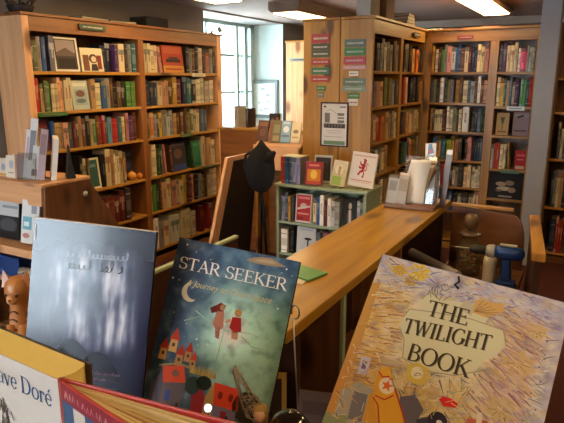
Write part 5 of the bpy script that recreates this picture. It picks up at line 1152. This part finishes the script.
# ---- half-open red book
t = thing('open_book', 'half-open red hardback standing with fanned cream pages, at the bottom edge', 'book', (-.529, .402, TT+.001))
HE = 1.3-TT-.001
def leafbox(an, L, t0, t1, z0, z1, col, x0=.004, fan=0.):
    b = MB(); R = Matrix.Rotation(an, 4, 'Z'); b.box(x0, L, t0, t1, z0, z1, col, R); return b
red = C('b0352c')
leafbox(.11, .255, .0, .0035, 0, HE, red).build('cover_board', 'glossy_print', t, .001)
leafbox(-.20, .255, -.0035, 0, 0, HE, red).build('cover_board', 'glossy_print', t, .001)
MB().tube([(0, 0, 0), (0, 0, HE)], .0045, 10, C('8c241f')).build('spine', 'glossy_print', t)
for k, (a0, hz, c) in enumerate(((.085, .004, 'cdb98c'), (.05, .005, 'd8c8a0'), (.0, .007, 'c4ac7c'), (-.05, .006, 'b89c6c'), (-.10, .006, 'cdb488'), (-.15, .004, 'd4c090'))):
    leafbox(a0, .245, -.0015, .0015, .003, HE-hz, C(c), .006).build('page_block', 'matt_print', t)
b = MB(); R = Matrix.Rotation(-.20, 4, 'Z')
def fs(p, c, z): b.add([R @ Vector((u, -.0036-z, HE-v_)) for u, v_ in p], [tuple(range(len(p)))[::-1]], C(c))
fs(rect(.005, .002, .25, .30), '2f5478', .0002); fs(rect(.005, .002, .25, .024), '8c2436', .0004)
for shp, c in (([(.03, .025), (.055, .025), (.06, .06), (.045, .10), (.03, .12)], 'c8c0b4'), ([(.08, .03), (.12, .06), (.10, .12), (.08, .09)], 'bcb4ac'), ([(.13, .025), (.16, .025), (.17, .1), (.14, .12)], '4c6c8c')): fs(shp, c, .0006)
x = .012; g3 = random.Random(2)
while x < .20:
    L = g3.uniform(.004, .009)
    for k in range(2): y0 = .008+g3.uniform(0, .003); fs([(x, y0+.008), (x+L*.4, y0), (x+L*.55, y0+.001), (x+L*.2, y0+.009)], 'd8a0a4', .0007); fs([(x+L*.4, y0), (x+L*.9, y0+.009), (x+L, y0+.008), (x+L*.55, y0)], 'd8a0a4', .0007)
    x += L+g3.choice((.0015, .002, .005))
b.build('cover_picture', 'glossy_print', t)['label'] = 'blue picture under a crimson title band'

# ---- tabby cat ornament at the table's left end
t = thing('cat_ornament', 'ginger tabby cat ornament sitting upright, left of the blue picture book', 'ornament', (-1.178, .80, TT), (0, 0, .5))
og = C('b0713a')
b = MB(); prof = [(0, 0), (.036, .0), (.040, .012), (.041, .04), (.037, .075), (.031, .105), (.027, .13), (.027, .145), (.033, .155), (.037, .17), (.036, .187), (.028, .200), (.014, .207), (0, .208)]
b.lathe([(r*.82, z*1.04) for r, z in prof], 24, og)
for s_ in (-1, 1):
    b.add([(s_*.008, -.012, .200), (s_*.034, -.010, .190), (s_*.030, -.002, .234), (s_*.018, .012, .200)], [(0, 1, 2), (1, 3, 2), (3, 0, 2), (0, 3, 1)], C('a8602a'))
    b.lathe([(0, 0), (.014, 0), (.015, .010), (.010, .02), (0, .022)], 12, og, Matrix.Translation((s_*.016, -.038, 0)) @ Matrix.Diagonal((1, 1.4, 1, 1)))
    b.tube([(s_*.016, -.034, .012), (s_*.015, -.032, .06), (s_*.014, -.022, .10)], [.010, .011, .012], 8, og)
b.lathe([(0, -.012), (.011, -.008), (.013, 0), (.009, .008), (0, .011)], 12, C('c89060'), Matrix.Translation((0, -.034, .168)) @ Matrix.Rotation(PI/2, 4, 'X'))
b.tube([(.03, .02, .008), (.05, -.0, .008), (.045, -.035, .008), (.02, -.052, .008)], [.010, .009, .008, .005], 8, og)
b.build('body', 'glossy_print', t)
b = MB()
for z in (.03, .05, .07, .09, .11, .13):
    r_ = (.0385-.0105*max(0, (z-.04)/.09))*.82 + .0015
    for s_ in (0, 1, 2, 3):
        a0 = s_*PI/2+.2+z*6; pts = [(r_*math.cos(a0+k*.14), r_*math.sin(a0+k*.14), z+.004*math.sin(k*.6)) for k in range(7)]
        b.tube(pts, .0026, 5, C('6f3c1c'))
b.build('stripes', 'glossy_print', t)
b = MB(); [b.tube([(s_*.013, -.0345, .180), (s_*.013, -.037, .180)], .004, 8, C('20180c')) for s_ in (-1, 1)]; b.tube([(0, -.046, .171), (0, -.0475, .171)], .003, 6, C('5c2c28')); b.build('face', 'glossy_print', t)
# ---- fairy figurine with filigree wing, glass ball
t = thing('fairy_figurine', 'pewter fairy figurine with a tall filigree wing, in front of the star book', 'figurine', (-.437, .69, TT), (0, 0, .5))
b = MB(); W_ = [(-.030, .0, .228), (-.034, .0, .218), (-.030, .0, .200), (-.026, .0, .185), (-.022, .0, .165), (-.018, .0, .150), (-.012, .0, .135), (.004, .0, .128), (.020, .0, .142), (.014, .0, .152), (.004, .0, .168), (-.008, .0, .186), (-.020, .0, .208), (-.030, .0, .228)]
ZO = .0
b.tube([(x, y, z+ZO) for x, y, z in W_], .0016, 6)
gg = random.Random(6)
def inside(x, z):
    c = False; P = [(p[0], p[2]) for p in W_]
    for i in range(len(P)-1):
        (x1, z1), (x2, z2) = P[i], P[i+1]
        if (z1 > z) != (z2 > z) and x < (x2-x1)*(z-z1)/(z2-z1)+x1: c = not c
    return c
for k in range(46):        # curled wire scrolls filling the wing
    for _ in range(30):
        x, z = gg.uniform(-.034, .02), gg.uniform(.13, .225)
        if inside(x, z): break
    r_ = gg.uniform(.0022, .0042); s0 = gg.uniform(0, 6)
    b.tube([(x+r_*(1-.05*j)*math.cos(s0+j*.7), .0008*gg.uniform(-1, 1), z+r_*(1-.05*j)*math.sin(s0+j*.7)) for j in range(8)], .0008, 5)
for pts in ([(-.031, 0, .222), (-.022, 0, .18), (-.006, 0, .14)], [(-.028, 0, .215), (-.008, 0, .175), (.012, 0, .145)]): b.tube(pts, .0012, 6)
b.build('wing', 'pewter', t)
b = MB()
for k in range(7): a = k*.9; b.tube([(-.045+.016*math.cos(a+j*.8)*(1-.08*j)+.009*k, -.004+.003*k % .01, .098+.016*math.sin(a+j*.8)*(1-.08*j)+.003*(k % 3)) for j in range(8)], .0014, 6)
b.tube([(-.03, 0, .0), (-.02, 0, .06), (-.012, 0, .11)], .004, 8); b.build('scrollwork', 'pewter', t)
b = MB(); b.lathe([(0, 0), (.028, 0), (.03, .006), (.018, .014), (.010, .05), (.009, .085), (.013, .105), (.010, .122), (.005, .130), (0, .131)], 16, C('7a5a54'), Matrix.Translation((.006, -.004, 0))); b.lathe([(0, -.011), (.008, -.008), (.0105, 0), (.008, .008), (0, .0105)], 14, C('c49c80'), Matrix.Translation((.008, -.006, .143))); b.build('body', 'glossy_print', t)
b = MB(); b.lathe([(.0, -.010), (.010, -.009), (.0135, .0), (.011, .009), (0, .014)], 14, C('9c7c3c'), Matrix.Translation((.009, .001, .146))); b.tube([(.009, .008, .146), (.014, .010, .13), (.016, .009, .112)], [.009, .008, .004], 8, C('8f7036')); b.build('hair', 'printed', t)
t = thing('glass_ball', 'dark glass ball with a bright rim beside the fairy figurine', 'ornament', (-.385, .715, TT))
MB().lathe([(0, 0), (.022, 0), (.022, .008), (.014, .016), (.012, .075), (0, .075)], 18).build('stem', 'pewter', t)
b = MB(); b.lathe([(0, -.036)]+[(.036*math.cos(a), .036*math.sin(a)) for a in [(-.5+k/14)*PI for k in range(1, 14)]]+[(0, .036)], 24, M_=Matrix.Translation((0, 0, .111))); b.build('ball', 'dark_glass', t)
# ---- string light bulbs by the books
for (x, y, z), lab in (((-.54, .70, 1.09), 'white string light bulb at the foot of the star book'), ((-.657, .70, 1.052), 'white string light bulb between the blue and star books')):
    t = thing('string_light_bulb', lab, 'light', (x, y, TT), group='string light bulbs among the books')
    MB().tube([(0, 0, 0), (.004, .002, (z-TT)*.5), (0, 0, z-TT-.010)], .0012, 6).build('wire', 'black_rubber', t)
    MB().lathe([(0, -.007), (.005, -.005), (.007, 0), (.005, .005), (0, .007)], 14, M_=Matrix.Translation((0, 0, z-TT))).build('bulb', 'bulb_glow', t)
# ---- thin wire rod behind the star book
t = thing('wire_hook_stand', 'thin steel rod with a ring, rising beside the star book', 'stand', (-.528, 1.02, 0))
b = MB(); b.lathe([(0, 0), (.05, 0), (.05, .006), (0, .008)], 20); b.build('foot', 'steel', t)
b = MB(); b.tube([(.0, 0, .008), (.0, 0, .90), (-.014, 0, 1.135)], .0018, 8); b.tube([(-.014+.010*math.cos(a)+.006, 0, 1.150+.016*math.sin(a)) for a in [-1.9+k*.5 for k in range(12)]], .0020, 8); b.build('rod', 'steel', t)

# pale card lying across the upright books on the green unit
single('booklet', box(-.082, .082, -.055, .055, 0, .006, C('c8c89c')), 'printed', 'pale yellow-green booklet lying on top of the upright books, green unit', 'booklet', (-1.945, 3.68, .891+.2012), (0, 0, 0))
# ------------------------------------------------------------------ parts of parts
NEST = dict(cover_picture='cover', title_lettering='cover', subtitle_lettering='cover', cover_lettering='cover', cover_engraving='cover', jacket_edge='cover', lion_emblem='cover',
            lettering='plate', drawing='sheet', print='board', bit='chuck', trigger='handle', grip='handle', battery_clip='battery', knob='lid', stripes='body', face='body', diffuser='housing', pattern_marks='outer_sheet', bookmark_cord='pages')
for root in [o for o in bpy.data.objects if o.type == 'EMPTY']:
    kids = list(root.children); by = {}
    for k in kids: by.setdefault(k.name.split('.')[0], k)
    for k in kids:
        tgt = NEST.get(k.name.split('.')[0])
        if root['category'] == 'book' and root.name.startswith('open_book') and k.name.startswith('cover_picture'): tgt = 'cover_board'
        if tgt in by and by[tgt] is not k: k.parent = by[tgt]
